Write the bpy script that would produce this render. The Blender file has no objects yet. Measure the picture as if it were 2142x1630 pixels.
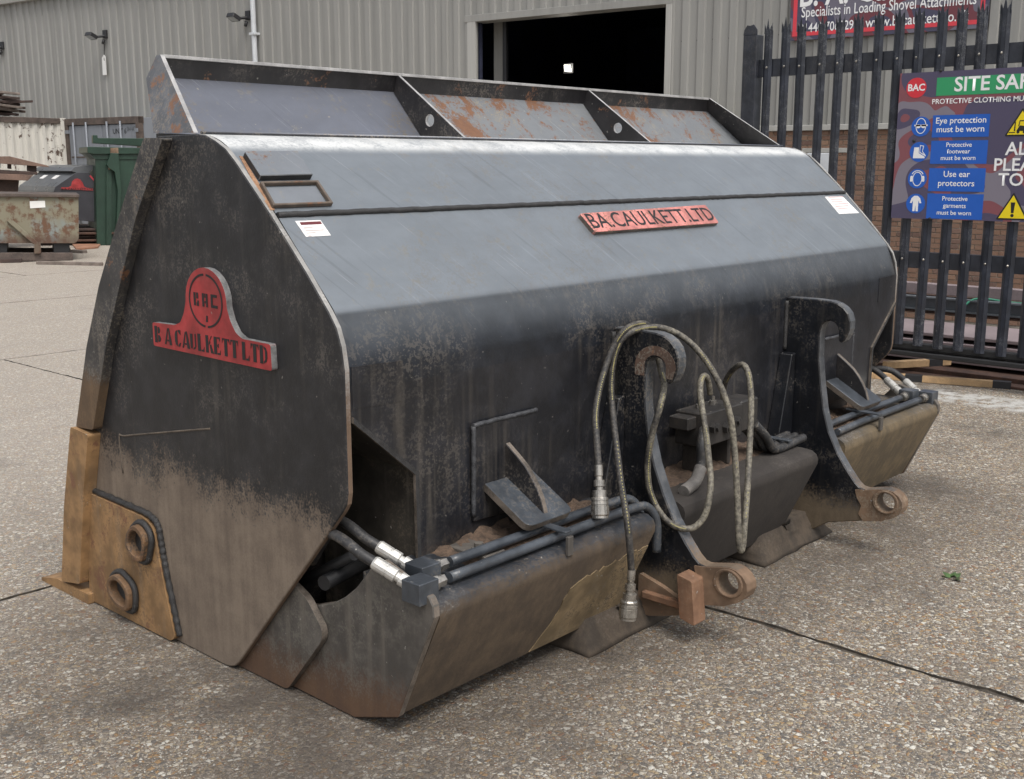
import bpy, bmesh, math, random
from mathutils import Vector, Matrix
random.seed(7)
R = math.radians
SC = bpy.context.scene
COL = SC.collection
# ------------------------------------------------------------------ camera
# world axes: X along the bucket (to the right and away), Y out of its mouth (to the left and away), Z up, metres
F, CX, CY, HZ, H = 2346.0, 1071.0, 815.0, 344.0, 1.5
PITCH = math.atan2(CY - HZ, F)
YAW = math.atan2(2155.0, math.hypot(F, CY - HZ))
VD = Vector((math.cos(YAW), math.sin(YAW), 0)); RT = Vector((math.sin(YAW), -math.cos(YAW), 0)); UP = Vector((0, 0, 1))
FW = VD * math.cos(PITCH) - UP * math.sin(PITCH); CU = VD * math.sin(PITCH) + UP * math.cos(PITCH)
CAMP = Vector((0, 0, H))
cam_d = bpy.data.cameras.new('camera'); cam = bpy.data.objects.new('camera', cam_d); COL.objects.link(cam)
cam_d.sensor_width = 36.0; cam_d.lens = 36.0 * F / 2142.0; cam_d.clip_end = 500; cam_d.clip_start = 0.05
cam.matrix_world = Matrix((RT, CU, -FW)).transposed().to_4x4(); cam.location = CAMP
SC.camera = cam
# ------------------------------------------------------------------ world, sun, exposure
SUN_EL, SUN_AZ = R(60), Vector((-0.40, -1.0, 0)).normalized()
wd = bpy.data.worlds.new('World'); SC.world = wd; wd.use_nodes = True
nt = wd.node_tree; nt.nodes.clear()
sky = nt.nodes.new('ShaderNodeTexSky'); sky.sky_type = 'NISHITA'; sky.sun_disc = False
sky.sun_elevation = SUN_EL; sky.sun_rotation = math.atan2(SUN_AZ.x, SUN_AZ.y); sky.air_density = 1.0; sky.dust_density = 4.0; sky.ozone_density = 1.0
hsv = nt.nodes.new('ShaderNodeHueSaturation'); hsv.inputs['Saturation'].default_value = 0.30
bg = nt.nodes.new('ShaderNodeBackground'); bg.inputs['Strength'].default_value = 0.15
wo = nt.nodes.new('ShaderNodeOutputWorld')
nt.links.new(sky.outputs[0], hsv.inputs['Color']); nt.links.new(hsv.outputs[0], bg.inputs['Color']); nt.links.new(bg.outputs[0], wo.inputs['Surface'])
sd = bpy.data.lights.new('sun', 'SUN'); sd.energy = 1.5; sd.angle = R(28); sd.color = (1.0, 0.96, 0.9)
sun = bpy.data.objects.new('sun', sd); COL.objects.link(sun)
sdir = Vector((SUN_AZ.x * math.cos(SUN_EL), SUN_AZ.y * math.cos(SUN_EL), math.sin(SUN_EL)))
sun.rotation_euler = sdir.to_track_quat('Z', 'Y').to_euler(); sun.location = (3, -6, 12)
SC.view_settings.view_transform = 'Standard'; SC.view_settings.look = 'None'
SC.view_settings.exposure = 0.40; SC.view_settings.gamma = 1.0; SC.view_settings.use_curve_mapping = False

# ------------------------------------------------------------------ surveying: where a sight line meets a known plane
def ray(px, py): return FW * F + RT * (px - CX) + CU * (CY - py)
def onx(px, py, x): d = ray(px, py); return CAMP + d * (x / d.x)
def ony(px, py, y): d = ray(px, py); return CAMP + d * (y / d.y)
def onz(px, py, z=0.0): d = ray(px, py); return CAMP + d * ((z - H) / d.z)
def onplane(px, py, O, N): d = ray(px, py); return CAMP + d * ((O - CAMP).dot(N) / d.dot(N))

# ------------------------------------------------------------------ material nodes
class G:
    def __init__(s, name):
        s.m = bpy.data.materials.new(name); s.m.use_nodes = True; s.t = s.m.node_tree; s.t.nodes.clear()
        s.out = s.t.nodes.new('ShaderNodeOutputMaterial'); s.b = s.t.nodes.new('ShaderNodeBsdfPrincipled')
        s.t.links.new(s.b.outputs[0], s.out.inputs[0])
        s.geo = s.t.nodes.new('ShaderNodeNewGeometry'); s.P = s.geo.outputs['Position']
        sp = s.t.nodes.new('ShaderNodeSeparateXYZ'); s.L(s.P, sp.inputs[0]); s.X, s.Y, s.Z = sp.outputs
        sn = s.t.nodes.new('ShaderNodeSeparateXYZ'); s.L(s.geo.outputs['Normal'], sn.inputs[0]); s.NX, s.NY, s.NZ = sn.outputs
    def L(s, a, b):
        if hasattr(a, 'is_output') or isinstance(a, bpy.types.NodeSocket): s.t.links.new(a, b)
        else:
            if b.type == 'RGBA' and len(a) == 3: a = (*a, 1)
            b.default_value = a
    def vmul(s, v, k):
        n = s.t.nodes.new('ShaderNodeVectorMath'); n.operation = 'MULTIPLY'; s.L(v, n.inputs[0]); n.inputs[1].default_value = k; return n.outputs[0]
    def noise(s, scale, detail=4, rough=0.6, vec=None, dist=0.0, color=False):
        n = s.t.nodes.new('ShaderNodeTexNoise'); n.inputs['Scale'].default_value = scale; n.inputs['Detail'].default_value = detail
        n.inputs['Roughness'].default_value = rough; n.inputs['Distortion'].default_value = dist
        s.L(vec if vec is not None else s.P, n.inputs['Vector']); return n.outputs['Color' if color else 'Fac']
    def voro(s, scale, feature='F1', vec=None, out='Distance', rnd=1.0):
        n = s.t.nodes.new('ShaderNodeTexVoronoi'); n.feature = feature; n.inputs['Scale'].default_value = scale; n.inputs['Randomness'].default_value = rnd
        s.L(vec if vec is not None else s.P, n.inputs['Vector']); return n.outputs[out]
    def ma(s, op, a, b=0.0, c=None):
        n = s.t.nodes.new('ShaderNodeMath'); n.operation = op; s.L(a, n.inputs[0]); s.L(b, n.inputs[1])
        if c is not None: s.L(c, n.inputs[2])
        return n.outputs[0]
    def sm(s, v, a, b, lo=0.0, hi=1.0):
        n = s.t.nodes.new('ShaderNodeMapRange'); n.interpolation_type = 'SMOOTHSTEP'; s.L(v, n.inputs[0])
        n.inputs[1].default_value = a; n.inputs[2].default_value = b; n.inputs[3].default_value = lo; n.inputs[4].default_value = hi; return n.outputs[0]
    def ramp(s, f, stops, interp='LINEAR'):
        n = s.t.nodes.new('ShaderNodeValToRGB'); n.color_ramp.interpolation = interp; e = n.color_ramp.elements
        while len(e) < len(stops): e.new(0.5)
        for k, (p, c) in zip(e, stops): k.position = p; k.color = (*c, 1) if len(c) == 3 else c
        s.L(f, n.inputs[0]); return n.outputs[0]
    def mix(s, f, a, b, mode='MIX'):
        n = s.t.nodes.new('ShaderNodeMix'); n.data_type = 'RGBA'; n.blend_type = mode
        s.L(f, n.inputs[0]); s.L(a, n.inputs[6]); s.L(b, n.inputs[7]); return n.outputs[2]
    def bump(s, h, strength=0.3, dist=0.01):
        n = s.t.nodes.new('ShaderNodeBump'); n.inputs['Strength'].default_value = strength; n.inputs['Distance'].default_value = dist
        s.L(h, n.inputs['Height']); s.t.links.new(n.outputs[0], s.b.inputs['Normal'])
    def end(s, col, rough=0.6, metal=0.0, spec=None, coat=None):
        s.L(col, s.b.inputs['Base Color']); s.L(rough, s.b.inputs['Roughness']); s.L(metal, s.b.inputs['Metallic'])
        if spec is not None: s.L(spec, s.b.inputs['Specular IOR Level'])
        if coat is not None: s.L(coat, s.b.inputs['Coat Weight']); s.b.inputs['Coat Roughness'].default_value = 0.25
        return s.m

DUST = (0.19, 0.165, 0.135); MUD = (0.135, 0.105, 0.078); OCHRE = (0.20, 0.125, 0.058); RUST = (0.20, 0.075, 0.03)
def paint(name, base=(0.022, 0.022, 0.025), mud=MUD, z0=-9.0, soft=0.12, wob=0.3, grit=0.5, gritz=None, rust=0.0, rough=0.42,
          skylit_dust=None, streak=0.4, mud2=None, gritcol=DUST, yslope=0.0, sheen=0.45):
    g = G(name); metal = 0.0
    big = g.noise(2.2, 2); mid = g.noise(9, 3, 0.65); fine = g.noise(130, 1, 0.7); med = g.noise(40, 2, 0.7)
    st = g.noise(1.0, 2, 0.65, g.vmul(g.P, (26, 26, 1.3)))
    col = g.mix(g.sm(mid, 0.35, 0.7), base, tuple(c * 1.9 for c in base))
    if skylit_dust is not None:     # faded, dusty paint plus painted-in sky reflection on faces that look up
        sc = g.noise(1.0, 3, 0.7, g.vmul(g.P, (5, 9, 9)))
        fcol = g.mix(g.sm(sc, 0.3, 0.72), tuple(c * 0.94 for c in skylit_dust), tuple(min(1, c * 1.07) for c in skylit_dust))
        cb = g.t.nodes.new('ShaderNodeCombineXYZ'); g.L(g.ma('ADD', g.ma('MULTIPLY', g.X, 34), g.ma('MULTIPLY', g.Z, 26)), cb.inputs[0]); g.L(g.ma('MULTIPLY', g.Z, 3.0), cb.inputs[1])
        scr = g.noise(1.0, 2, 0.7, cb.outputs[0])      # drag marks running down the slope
        fcol = g.mix(g.ma('MULTIPLY', g.sm(scr, 0.62, 0.72), 0.30), fcol, tuple(min(1, c * 1.7) for c in skylit_dust))
        fcol = g.mix(g.ma('MULTIPLY', g.sm(scr, 0.40, 0.30), 0.30), fcol, tuple(c * 0.5 for c in skylit_dust))
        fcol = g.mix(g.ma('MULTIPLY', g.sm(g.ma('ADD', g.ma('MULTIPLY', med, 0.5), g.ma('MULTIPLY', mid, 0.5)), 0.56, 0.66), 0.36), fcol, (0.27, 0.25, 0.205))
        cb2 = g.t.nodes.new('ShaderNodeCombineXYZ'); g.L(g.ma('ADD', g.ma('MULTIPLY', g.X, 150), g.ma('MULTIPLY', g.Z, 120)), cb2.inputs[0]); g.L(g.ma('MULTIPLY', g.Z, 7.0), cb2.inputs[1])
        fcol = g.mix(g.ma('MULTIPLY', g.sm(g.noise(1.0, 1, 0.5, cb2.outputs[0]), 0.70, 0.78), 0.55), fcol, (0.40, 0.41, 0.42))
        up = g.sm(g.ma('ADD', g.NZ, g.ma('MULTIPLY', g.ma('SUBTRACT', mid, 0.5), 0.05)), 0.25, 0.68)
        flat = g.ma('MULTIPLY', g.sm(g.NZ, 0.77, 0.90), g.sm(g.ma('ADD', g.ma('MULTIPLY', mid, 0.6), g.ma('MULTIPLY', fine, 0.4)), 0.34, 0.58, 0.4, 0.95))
        fcol = g.mix(flat, fcol, (0.66, 0.665, 0.65))  # near-level faces whitened: sky glare painted in with pale dust
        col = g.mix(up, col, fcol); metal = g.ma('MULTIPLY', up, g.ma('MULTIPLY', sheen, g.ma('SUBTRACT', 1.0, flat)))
    # run-down streaks of dried dirt
    s1 = g.ma('MULTIPLY', g.sm(st, 0.5, 0.78), g.sm(big, 0.35, 0.65))
    col = g.mix(g.ma('MULTIPLY', s1, streak), col, DUST)
    # grit: fine specks gathered in patches
    patch = g.sm(g.ma('ADD', g.ma('MULTIPLY', big, 0.6), g.ma('MULTIPLY', mid, 0.4)), 0.46, 0.62)
    spk = g.ma('MULTIPLY', g.sm(g.ma('ADD', g.ma('MULTIPLY', fine, 0.55), g.ma('MULTIPLY', med, 0.45)), 0.50, 0.57), patch)
    col = g.mix(g.ma('MULTIPLY', spk, grit), col, gritcol)
    lone = g.sm(g.noise(60, 2, 0.5), 0.725, 0.76)
    col = g.mix(g.ma('MULTIPLY', lone, min(1, grit * 1.2)), col, (0.30, 0.28, 0.25))
    if rust > 0:
        rn = g.ma('ADD', g.ma('MULTIPLY', g.noise(6.0, 4, 0.68, dist=0.5), 0.66), g.ma('ADD', g.ma('MULTIPLY', med, 0.20), g.ma('MULTIPLY', fine, 0.14)))
        rc = g.mix(med, (0.11, 0.055, 0.033), (0.235, 0.115, 0.06))
        col = g.mix(g.sm(rn, 0.61 - rust * 0.2, 0.68 - rust * 0.2), col, rc)
    rf = rough
    if z0 > -5:              # dried mud up to a ragged tide line
        zz = g.ma('ADD', g.Z, g.ma('MULTIPLY', g.ma('SUBTRACT', big, 0.5), wob * 2))
        zz = g.ma('ADD', zz, g.ma('MULTIPLY', g.ma('SUBTRACT', st, 0.5), wob * 0.5))
        zz = g.ma('ADD', zz, g.ma('MULTIPLY', g.ma('SUBTRACT', fine, 0.5), wob * 1.1))
        zz = g.ma('ADD', zz, g.ma('MULTIPLY', g.ma('SUBTRACT', med, 0.5), wob * 0.8))
        if yslope: zz = g.ma('ADD', zz, g.ma('MULTIPLY', g.ma('SUBTRACT', g.Y, 2.9), yslope))
        mm = g.sm(zz, z0 - soft, z0 + soft, 1.0, 0.0)
        m2 = mud2 if mud2 is not None else tuple(c * 0.72 for c in mud)
        mc = g.mix(g.sm(g.ma('ADD', g.ma('MULTIPLY', st, 0.3), g.ma('ADD', g.ma('MULTIPLY', mid, 0.35), g.ma('ADD', g.ma('MULTIPLY', big, 0.2), g.ma('MULTIPLY', fine, 0.15)))), 0.38, 0.62), m2, mud)
        col = g.mix(g.ma('MULTIPLY', mm, 0.94), col, mc)
        rf = g.sm(mm, 0.0, 1.0, rough, 0.88)
    g.bump(g.ma('ADD', g.ma('MULTIPLY', fine, 0.5), med), 0.16, 0.004)
    return g.end(col, rf, metal)

def plain(name, col, rough=0.6, metal=0.0, var=0.25, scale=6.0, bump=0.1, spec=None):
    g = G(name); n = g.noise(scale, 5, 0.65); f = g.noise(scale * 12, 3, 0.6)
    c = g.mix(g.sm(g.ma('ADD', g.ma('MULTIPLY', n, 0.7), g.ma('MULTIPLY', f, 0.3)), 0.3, 0.7), tuple(k * (1 - var) for k in col), tuple(min(1, k * (1 + var)) for k in col))
    if bump: g.bump(f, bump, 0.004)
    return g.end(c, g.sm(n, 0.3, 0.7, max(0.05, rough - 0.1), min(1, rough + 0.1)), metal, spec)

M = {}
M['side'] = paint('side_plate_paint', base=(0.0115, 0.0115, 0.013), mud=(0.222, 0.174, 0.130), mud2=(0.140, 0.107, 0.081), z0=0.54, soft=0.05, wob=0.19, grit=0.32, rust=0.0, rough=0.5, streak=0.2)
M['platee'] = paint('scuffed_plate_edge', base=(0.21, 0.205, 0.195), mud=(0.14, 0.085, 0.05), z0=0.95, soft=0.15, wob=0.2, grit=0.6, rough=0.5, streak=0.2, gritcol=(0.05, 0.045, 0.04))
M['bar'] = paint('wear_bar_paint', base=(0.03, 0.029, 0.029), mud=(0.17, 0.108, 0.058), mud2=(0.105, 0.068, 0.04), z0=0.82, soft=0.05, wob=0.12, grit=0.6, rust=0.08, rough=0.55, streak=0.5)
M['shell'] = paint('shell_paint', base=(0.009, 0.0105, 0.014), skylit_dust=(0.215, 0.237, 0.258), grit=0.26, rough=0.34, streak=0.22, rust=0.0)
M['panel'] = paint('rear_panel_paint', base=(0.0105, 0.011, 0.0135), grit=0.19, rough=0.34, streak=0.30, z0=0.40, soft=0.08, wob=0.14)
M['guard'] = paint('spill_guard_paint', base=(0.022, 0.023, 0.027), skylit_dust=(0.155, 0.165, 0.195), grit=0.85, rough=0.38, streak=0.1, rust=0.0)
M['guardr'] = paint('spill_guard_rusty_paint', base=(0.025, 0.025, 0.028), skylit_dust=(0.17, 0.18, 0.19), grit=0.95, rough=0.5, streak=0.1, rust=0.56, gritcol=(0.24, 0.21, 0.165), sheen=0.2)
M['dark'] = paint('dark_gusset_paint', base=(0.014, 0.013, 0.014), grit=0.5, rough=0.45, streak=0.2, rust=0.12)
M['hook'] = paint('hook_arm_paint', base=(0.005, 0.0058, 0.008), mud=(0.14, 0.105, 0.068), z0=0.19, soft=0.05, wob=0.12, grit=0.35, rough=0.42, streak=0.2)
M['hooke'] = paint('lit_hook_edge_paint', base=(0.05, 0.054, 0.06), mud=(0.17, 0.12, 0.078), z0=0.29, soft=0.06, wob=0.12, grit=0.5, rough=0.4, streak=0.2)  # paler than the arm faces: light on the worn edges put into colour
M['lug'] = paint('rusty_lug', base=(0.118, 0.076, 0.048), grit=1.0, rough=0.85, streak=0.6, rust=0.12, gritcol=(0.22, 0.17, 0.12))
M['beam'] = paint('muddy_beam', base=(0.016, 0.019, 0.024), mud=(0.108, 0.076, 0.047), mud2=(0.060, 0.043, 0.029), z0=0.395, soft=0.03, wob=0.06, grit=0.7, rough=0.45)
M['beamc'] = paint('dark_brown_beam', base=(0.034, 0.031, 0.03), mud=(0.034, 0.028, 0.0235), mud2=(0.024, 0.020, 0.0175), z0=0.5, soft=0.1, wob=0.1, grit=0.3, rough=0.5, streak=0.15)
M['beamr'] = paint('ochre_beam', base=(0.03, 0.033, 0.037), mud=(0.16, 0.115, 0.062), mud2=(0.09, 0.068, 0.04), z0=0.42, soft=0.03, wob=0.05, grit=0.7, rough=0.6)
M['foot'] = paint('mud_caked_foot', base=(0.04, 0.033, 0.027), mud=(0.072, 0.054, 0.038), mud2=(0.036, 0.028, 0.021), z0=0.16, soft=0.12, wob=0.2, grit=0.4, rough=0.8)
M['endp'] = paint('worn_end_plate', base=(0.058, 0.052, 0.046), mud=(0.115, 0.062, 0.032), mud2=(0.085, 0.048, 0.03), z0=0.13, soft=0.07, wob=0.12, grit=0.75, rough=0.62, streak=0.5, gritcol=(0.13, 0.12, 0.10))
M['wear'] = paint('ochre_wear_plate', base=(0.185, 0.108, 0.048), grit=0.5, rough=0.75, streak=0.4, rust=0.30, gritcol=(0.07, 0.05, 0.035))
M['pad'] = paint('scoured_brown_pad', base=(0.075, 0.046, 0.033), grit=0.9, rough=0.75, streak=0.3, rust=0.1)
M['recess'] = paint('dusty_recess', base=(0.03, 0.026, 0.021), grit=1.0, rough=0.7, streak=0.5, gritcol=(0.11, 0.09, 0.065))
M['blockrust'] = paint('orange_rust_block', base=(0.125, 0.068, 0.040), grit=1.0, rough=0.85, streak=0.5, rust=0.3, gritcol=(0.24, 0.17, 0.11))
M['eye'] = paint('worn_lifting_eye', base=(0.12, 0.068, 0.034), grit=0.8, rough=0.75, streak=0.3, rust=0.25, gritcol=(0.05, 0.04, 0.033))
M['ghost'] = plain('dusty_line', (0.10, 0.08, 0.062), 0.8, 0, 0.5, 14, 0.2)
M['weldl'] = plain('painted_weld', (0.045, 0.046, 0.05), 0.45, 0, 0.5, 40, 0.5)
M['weld'] = plain('dark_weld', (0.03, 0.029, 0.029), 0.55, 0, 0.5, 40, 0.5)
M['steel'] = plain('worn_bare_edge', (0.42, 0.41, 0.40), 0.45, 0.35, 0.25, 20)
M['edge'] = plain('worn_brown_edge', (0.12, 0.10, 0.082), 0.6, 0.1, 0.6, 14)
M['greyedge'] = plain('scuffed_grey_edge', (0.17, 0.17, 0.17), 0.5, 0.1, 0.5, 30)
M['zinc'] = plain('zinc_fitting', (0.55, 0.54, 0.51), 0.34, 0.5, 0.15, 30)
M['coup'] = plain('coupler_steel', (0.33, 0.31, 0.28), 0.32, 0.8, 0.35, 30)
M['hose'] = paint('dusty_black_hose', base=(0.02, 0.02, 0.021), grit=0.55, rough=0.55, streak=0.3)
M['hosed'] = paint('tan_dusted_hose', base=(0.085, 0.073, 0.055), grit=0.8, rough=0.7, streak=0.2, gritcol=(0.32, 0.28, 0.19))
M['pipe'] = paint('steel_pipe_paint', base=(0.035, 0.04, 0.047), grit=0.4, rough=0.35, streak=0.1)
M['print'] = plain('yellow_hose_print', (0.24, 0.21, 0.085), 0.6, 0, 0.3, 60, 0)
M['red'] = paint('red_nameplate', base=(0.235, 0.021, 0.022), grit=0.5, rough=0.5, streak=0.14, gritcol=(0.2, 0.1, 0.09))
M['pink'] = paint('faded_red_nameplate', base=(0.35, 0.13, 0.115), grit=0.7, rough=0.55, streak=0.1, rust=0.15, gritcol=(0.16, 0.10, 0.06))
M['black'] = plain('black_void', (0.012, 0.012, 0.013), 0.6, 0, 0.2)
M['soil'] = plain('dry_soil', (0.105, 0.07, 0.048), 0.95, 0, 0.6, 45, 1.0)
M['white'] = plain('white_label', (0.72, 0.71, 0.69), 0.5, 0, 0.06, 8, 0)
M['darkred'] = plain('dark_red_ink', (0.12, 0.02, 0.025), 0.5, 0, 0.1, 8, 0)
M['greyink'] = plain('grey_ink', (0.4, 0.34, 0.33), 0.5, 0, 0.1, 8, 0)

# ------------------------------------------------------------------ mesh helpers (all coordinates are world metres)
def tag(o, label=None, cat=None, group=None, kind=None):
    if label: o['label'] = label
    if cat: o['category'] = cat
    if group: o['group'] = group
    if kind: o['kind'] = kind
    return o
def thing(name, loc, label, cat, group=None):
    o = bpy.data.objects.new(name, None); o.empty_display_size = 0.2; COL.objects.link(o); o.location = loc
    return tag(o, label, cat, group)
def org(p):
    while p is not None and p.parent is not None: p = p.parent
    return p.location.copy() if p is not None else Vector((0, 0, 0))
def link(name, bm, mat, parent=None, smooth=False, mats=None):
    o3 = org(parent)
    for v in bm.verts: v.co -= o3
    me = bpy.data.meshes.new(name); bm.normal_update(); bm.to_mesh(me); bm.free()
    for m in (mats or [mat]): me.materials.append(M[m] if isinstance(m, str) else m)
    if smooth:
        for p in me.polygons: p.use_smooth = True
    o = bpy.data.objects.new(name, me); COL.objects.link(o)
    if parent is not None: o.parent = parent
    return o
def sharp_bevel(bm, w, seg=1, ang=0.5):
    if w <= 0: return
    es = [e for e in bm.edges if len(e.link_faces) == 2 and e.calc_face_angle(0) > ang]
    if es: bmesh.ops.bevel(bm, geom=es, offset=w, segments=seg, affect='EDGES', clamp_overlap=True)
def add_prism(bm, loops, O, U, V, N, w0, w1, edge_index=0):
    O, U, V, N = Vector(O), Vector(U), Vector(V), Vector(N)
    es = []; vs_all = []
    for lp in loops:
        vs = [bm.verts.new(O + U * a + V * b + N * w0) for a, b in lp]
        vs_all += vs
        es += [bm.edges.new((vs[i], vs[(i + 1) % len(vs)])) for i in range(len(vs))]
    r = bmesh.ops.triangle_fill(bm, edges=es, use_beauty=True, use_dissolve=False)
    fs = [f for f in r['geom'] if isinstance(f, bmesh.types.BMFace)]
    ex = bmesh.ops.extrude_face_region(bm, geom=fs)
    nv = [v for v in ex['geom'] if isinstance(v, bmesh.types.BMVert)]
    for v in nv: v.co += N * (w1 - w0)
    nf = [f for f in ex['geom'] if isinstance(f, bmesh.types.BMFace)]
    caps = set(fs) | set(nf)
    mine = set()
    for v in vs_all + nv:
        for f in v.link_faces: mine.add(f)
    bmesh.ops.recalc_face_normals(bm, faces=list(mine))
    if edge_index:
        for f in mine:
            if f not in caps: f.material_index = edge_index
def prism(name, loops, fr, w0, w1, mat, parent=None, bevel=0.0, edge=None, seg=1):
    if not isinstance(loops[0][0], (tuple, list, Vector)): loops = [loops]
    bm = bmesh.new(); add_prism(bm, loops, *fr, w0, w1, 1 if edge else 0); sharp_bevel(bm, bevel, seg)
    return link(name, bm, mat, parent, mats=[mat, edge] if edge else None)
FX = ((0, 0, 0), (0, 1, 0), (0, 0, 1), (1, 0, 0))     # polygon in (y, z), thickness along x
FY = ((0, 0, 0), (1, 0, 0), (0, 0, 1), (0, 1, 0))     # polygon in (x, z), thickness along y
FZ = ((0, 0, 0), (1, 0, 0), (0, 1, 0), (0, 0, 1))     # polygon in (x, y), thickness along z
def add_box(bm, c, s, rot=None):
    m = Matrix.Translation(Vector(c)) @ (rot.to_4x4() if rot else Matrix()) @ Matrix.Diagonal((*s, 1))
    return bmesh.ops.create_cube(bm, size=1, matrix=m)['verts']
def box(name, lo, hi, mat, parent=None, bevel=0.004, seg=1):
    bm = bmesh.new(); add_box(bm, [(a + b) / 2 for a, b in zip(lo, hi)], [abs(b - a) for a, b in zip(lo, hi)]); sharp_bevel(bm, bevel, seg)
    return link(name, bm, mat, parent)
def fbox(name, fr, lo, hi, mat, parent=None, bevel=0.004):     # box in a frame (O,U,V,N)
    O, U, V, N = [Vector(k) for k in fr]
    bm = bmesh.new(); add_box(bm, (0, 0, 0), (1, 1, 1))
    for v in bm.verts:
        a = [l + (h - l) * (k + 0.5) for l, h, k in zip(lo, hi, v.co)]; v.co = O + U * a[0] + V * a[1] + N * a[2]
    bmesh.ops.recalc_face_normals(bm, faces=bm.faces[:]); sharp_bevel(bm, bevel)
    return link(name, bm, mat, parent)
def smooth_path(pts, n=8):
    pts = [Vector(p) for p in pts]
    if len(pts) < 3: return pts
    P = [pts[0] * 2 - pts[1]] + pts + [pts[-1] * 2 - pts[-2]]; out = []
    for i in range(1, len(P) - 2):
        a, b, c, d = P[i - 1:i + 3]
        for k in range(n):
            t = k / n
            out.append(0.5 * ((2 * b) + (c - a) * t + (2 * a - 5 * b + 4 * c - d) * t * t + (3 * b - a - 3 * c + d) * t ** 3))
    out.append(pts[-1]); return out
def add_tube(bm, pts, r, res=12, cap=True):
    pts = [Vector(p) for p in pts]; rr = r if callable(r) else (lambda t: r)
    t0 = (pts[1] - pts[0]).normalized(); nrm = t0.orthogonal().normalized(); rings = []
    for i, p in enumerate(pts):
        t = (pts[min(i + 1, len(pts) - 1)] - pts[max(i - 1, 0)]).normalized()
        nrm = (nrm - t * nrm.dot(t)).normalized(); b = t.cross(nrm); q = rr(i / (len(pts) - 1))
        rings.append([bm.verts.new(p + (nrm * math.cos(2 * math.pi * k / res) + b * math.sin(2 * math.pi * k / res)) * q) for k in range(res)])
    for a, b in zip(rings, rings[1:]):
        for k in range(res):
            f = bm.faces.new((a[k], a[(k + 1) % res], b[(k + 1) % res], b[k])); f.smooth = True
    if cap: bm.faces.new(rings[0][::-1]); bm.faces.new(rings[-1])
def tube(name, pts, r, mat, parent=None, res=12, n=8):
    bm = bmesh.new(); add_tube(bm, smooth_path(pts, n), r, res); bmesh.ops.recalc_face_normals(bm, faces=bm.faces[:])
    return link(name, bm, mat, parent)
def turned(name, a, b, prof, mat, parent=None, res=16):     # lathe along a->b; prof: (t, radius)
    a, b = Vector(a), Vector(b); bm = bmesh.new(); ax = (b - a).normalized(); n = ax.orthogonal().normalized(); c = ax.cross(n); rings = []
    for t, r in prof:
        p = a.lerp(b, t); rings.append([bm.verts.new(p + (n * math.cos(2 * math.pi * k / res) + c * math.sin(2 * math.pi * k / res)) * r) for k in range(res)])
    for u, v in zip(rings, rings[1:]):
        for k in range(res): bm.faces.new((u[k], u[(k + 1) % res], v[(k + 1) % res], v[k]))
    bm.faces.new(rings[0][::-1]); bm.faces.new(rings[-1]); bmesh.ops.recalc_face_normals(bm, faces=bm.faces[:])
    return link(name, bm, mat, parent)
def ell(cx, cy, rx, ry=None, n=24, a0=0, a1=2 * math.pi):
    ry = rx if ry is None else ry; full = abs(a1 - a0 - 2 * math.pi) < 1e-6; m = n if full else n + 1
    return [(cx + rx * math.cos(a0 + (a1 - a0) * i / n), cy + ry * math.sin(a0 + (a1 - a0) * i / n)) for i in range(m)]
def rnd(poly, r, seg=5):                                     # fillet every corner of a 2-D polygon
    out = []; n = len(poly); rs = r if isinstance(r, (list, tuple)) else [r] * n
    for i in range(n):
        p, a, b = Vector(poly[i]), Vector(poly[i - 1]), Vector(poly[(i + 1) % n]); q = rs[i]
        da, db = (a - p), (b - p); k = min(q, da.length * 0.45, db.length * 0.45)
        if k < 1e-4: out.append(tuple(p)); continue
        s, e = p + da.normalized() * k, p + db.normalized() * k
        for j in range(seg + 1):
            t = j / seg; out.append(tuple(s * (1 - t) ** 2 + p * 2 * t * (1 - t) + e * t * t))
    return out
def text(name, s, fr, size, mat, parent=None, align='LEFT', width=None, bold=0.0, z=0.0, depth=0.0):
    cu = bpy.data.curves.new('txt', 'FONT'); cu.body = s; cu.size = 1.0; cu.align_x = 'LEFT'; cu.offset = bold; cu.resolution_u = 3; cu.extrude = 0.0
    tmp = bpy.data.objects.new('txt', cu); COL.objects.link(tmp); dg = bpy.context.evaluated_depsgraph_get(); dg.update()
    me = bpy.data.meshes.new_from_object(tmp.evaluated_get(dg)); bpy.data.objects.remove(tmp); bpy.data.curves.remove(cu)
    bm = bmesh.new(); bm.from_mesh(me); bpy.data.meshes.remove(me)
    xs = [v.co.x for v in bm.verts]; x0, x1 = min(xs), max(xs); O, U, V, N = [Vector(k) for k in fr]
    kx = size if width is None else width / (x1 - x0)
    off = {'LEFT': -x0, 'CENTER': -(x0 + x1) / 2, 'RIGHT': -x1}[align]
    for v in bm.verts: v.co = O + U * ((v.co.x + off) * kx) + V * (v.co.y * size) + N * (z + 0.0)
    bm.normal_update()
    for f in bm.faces:
        if f.normal.dot(N) < 0: f.normal_flip()
    return link(name, bm, mat, parent)

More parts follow.
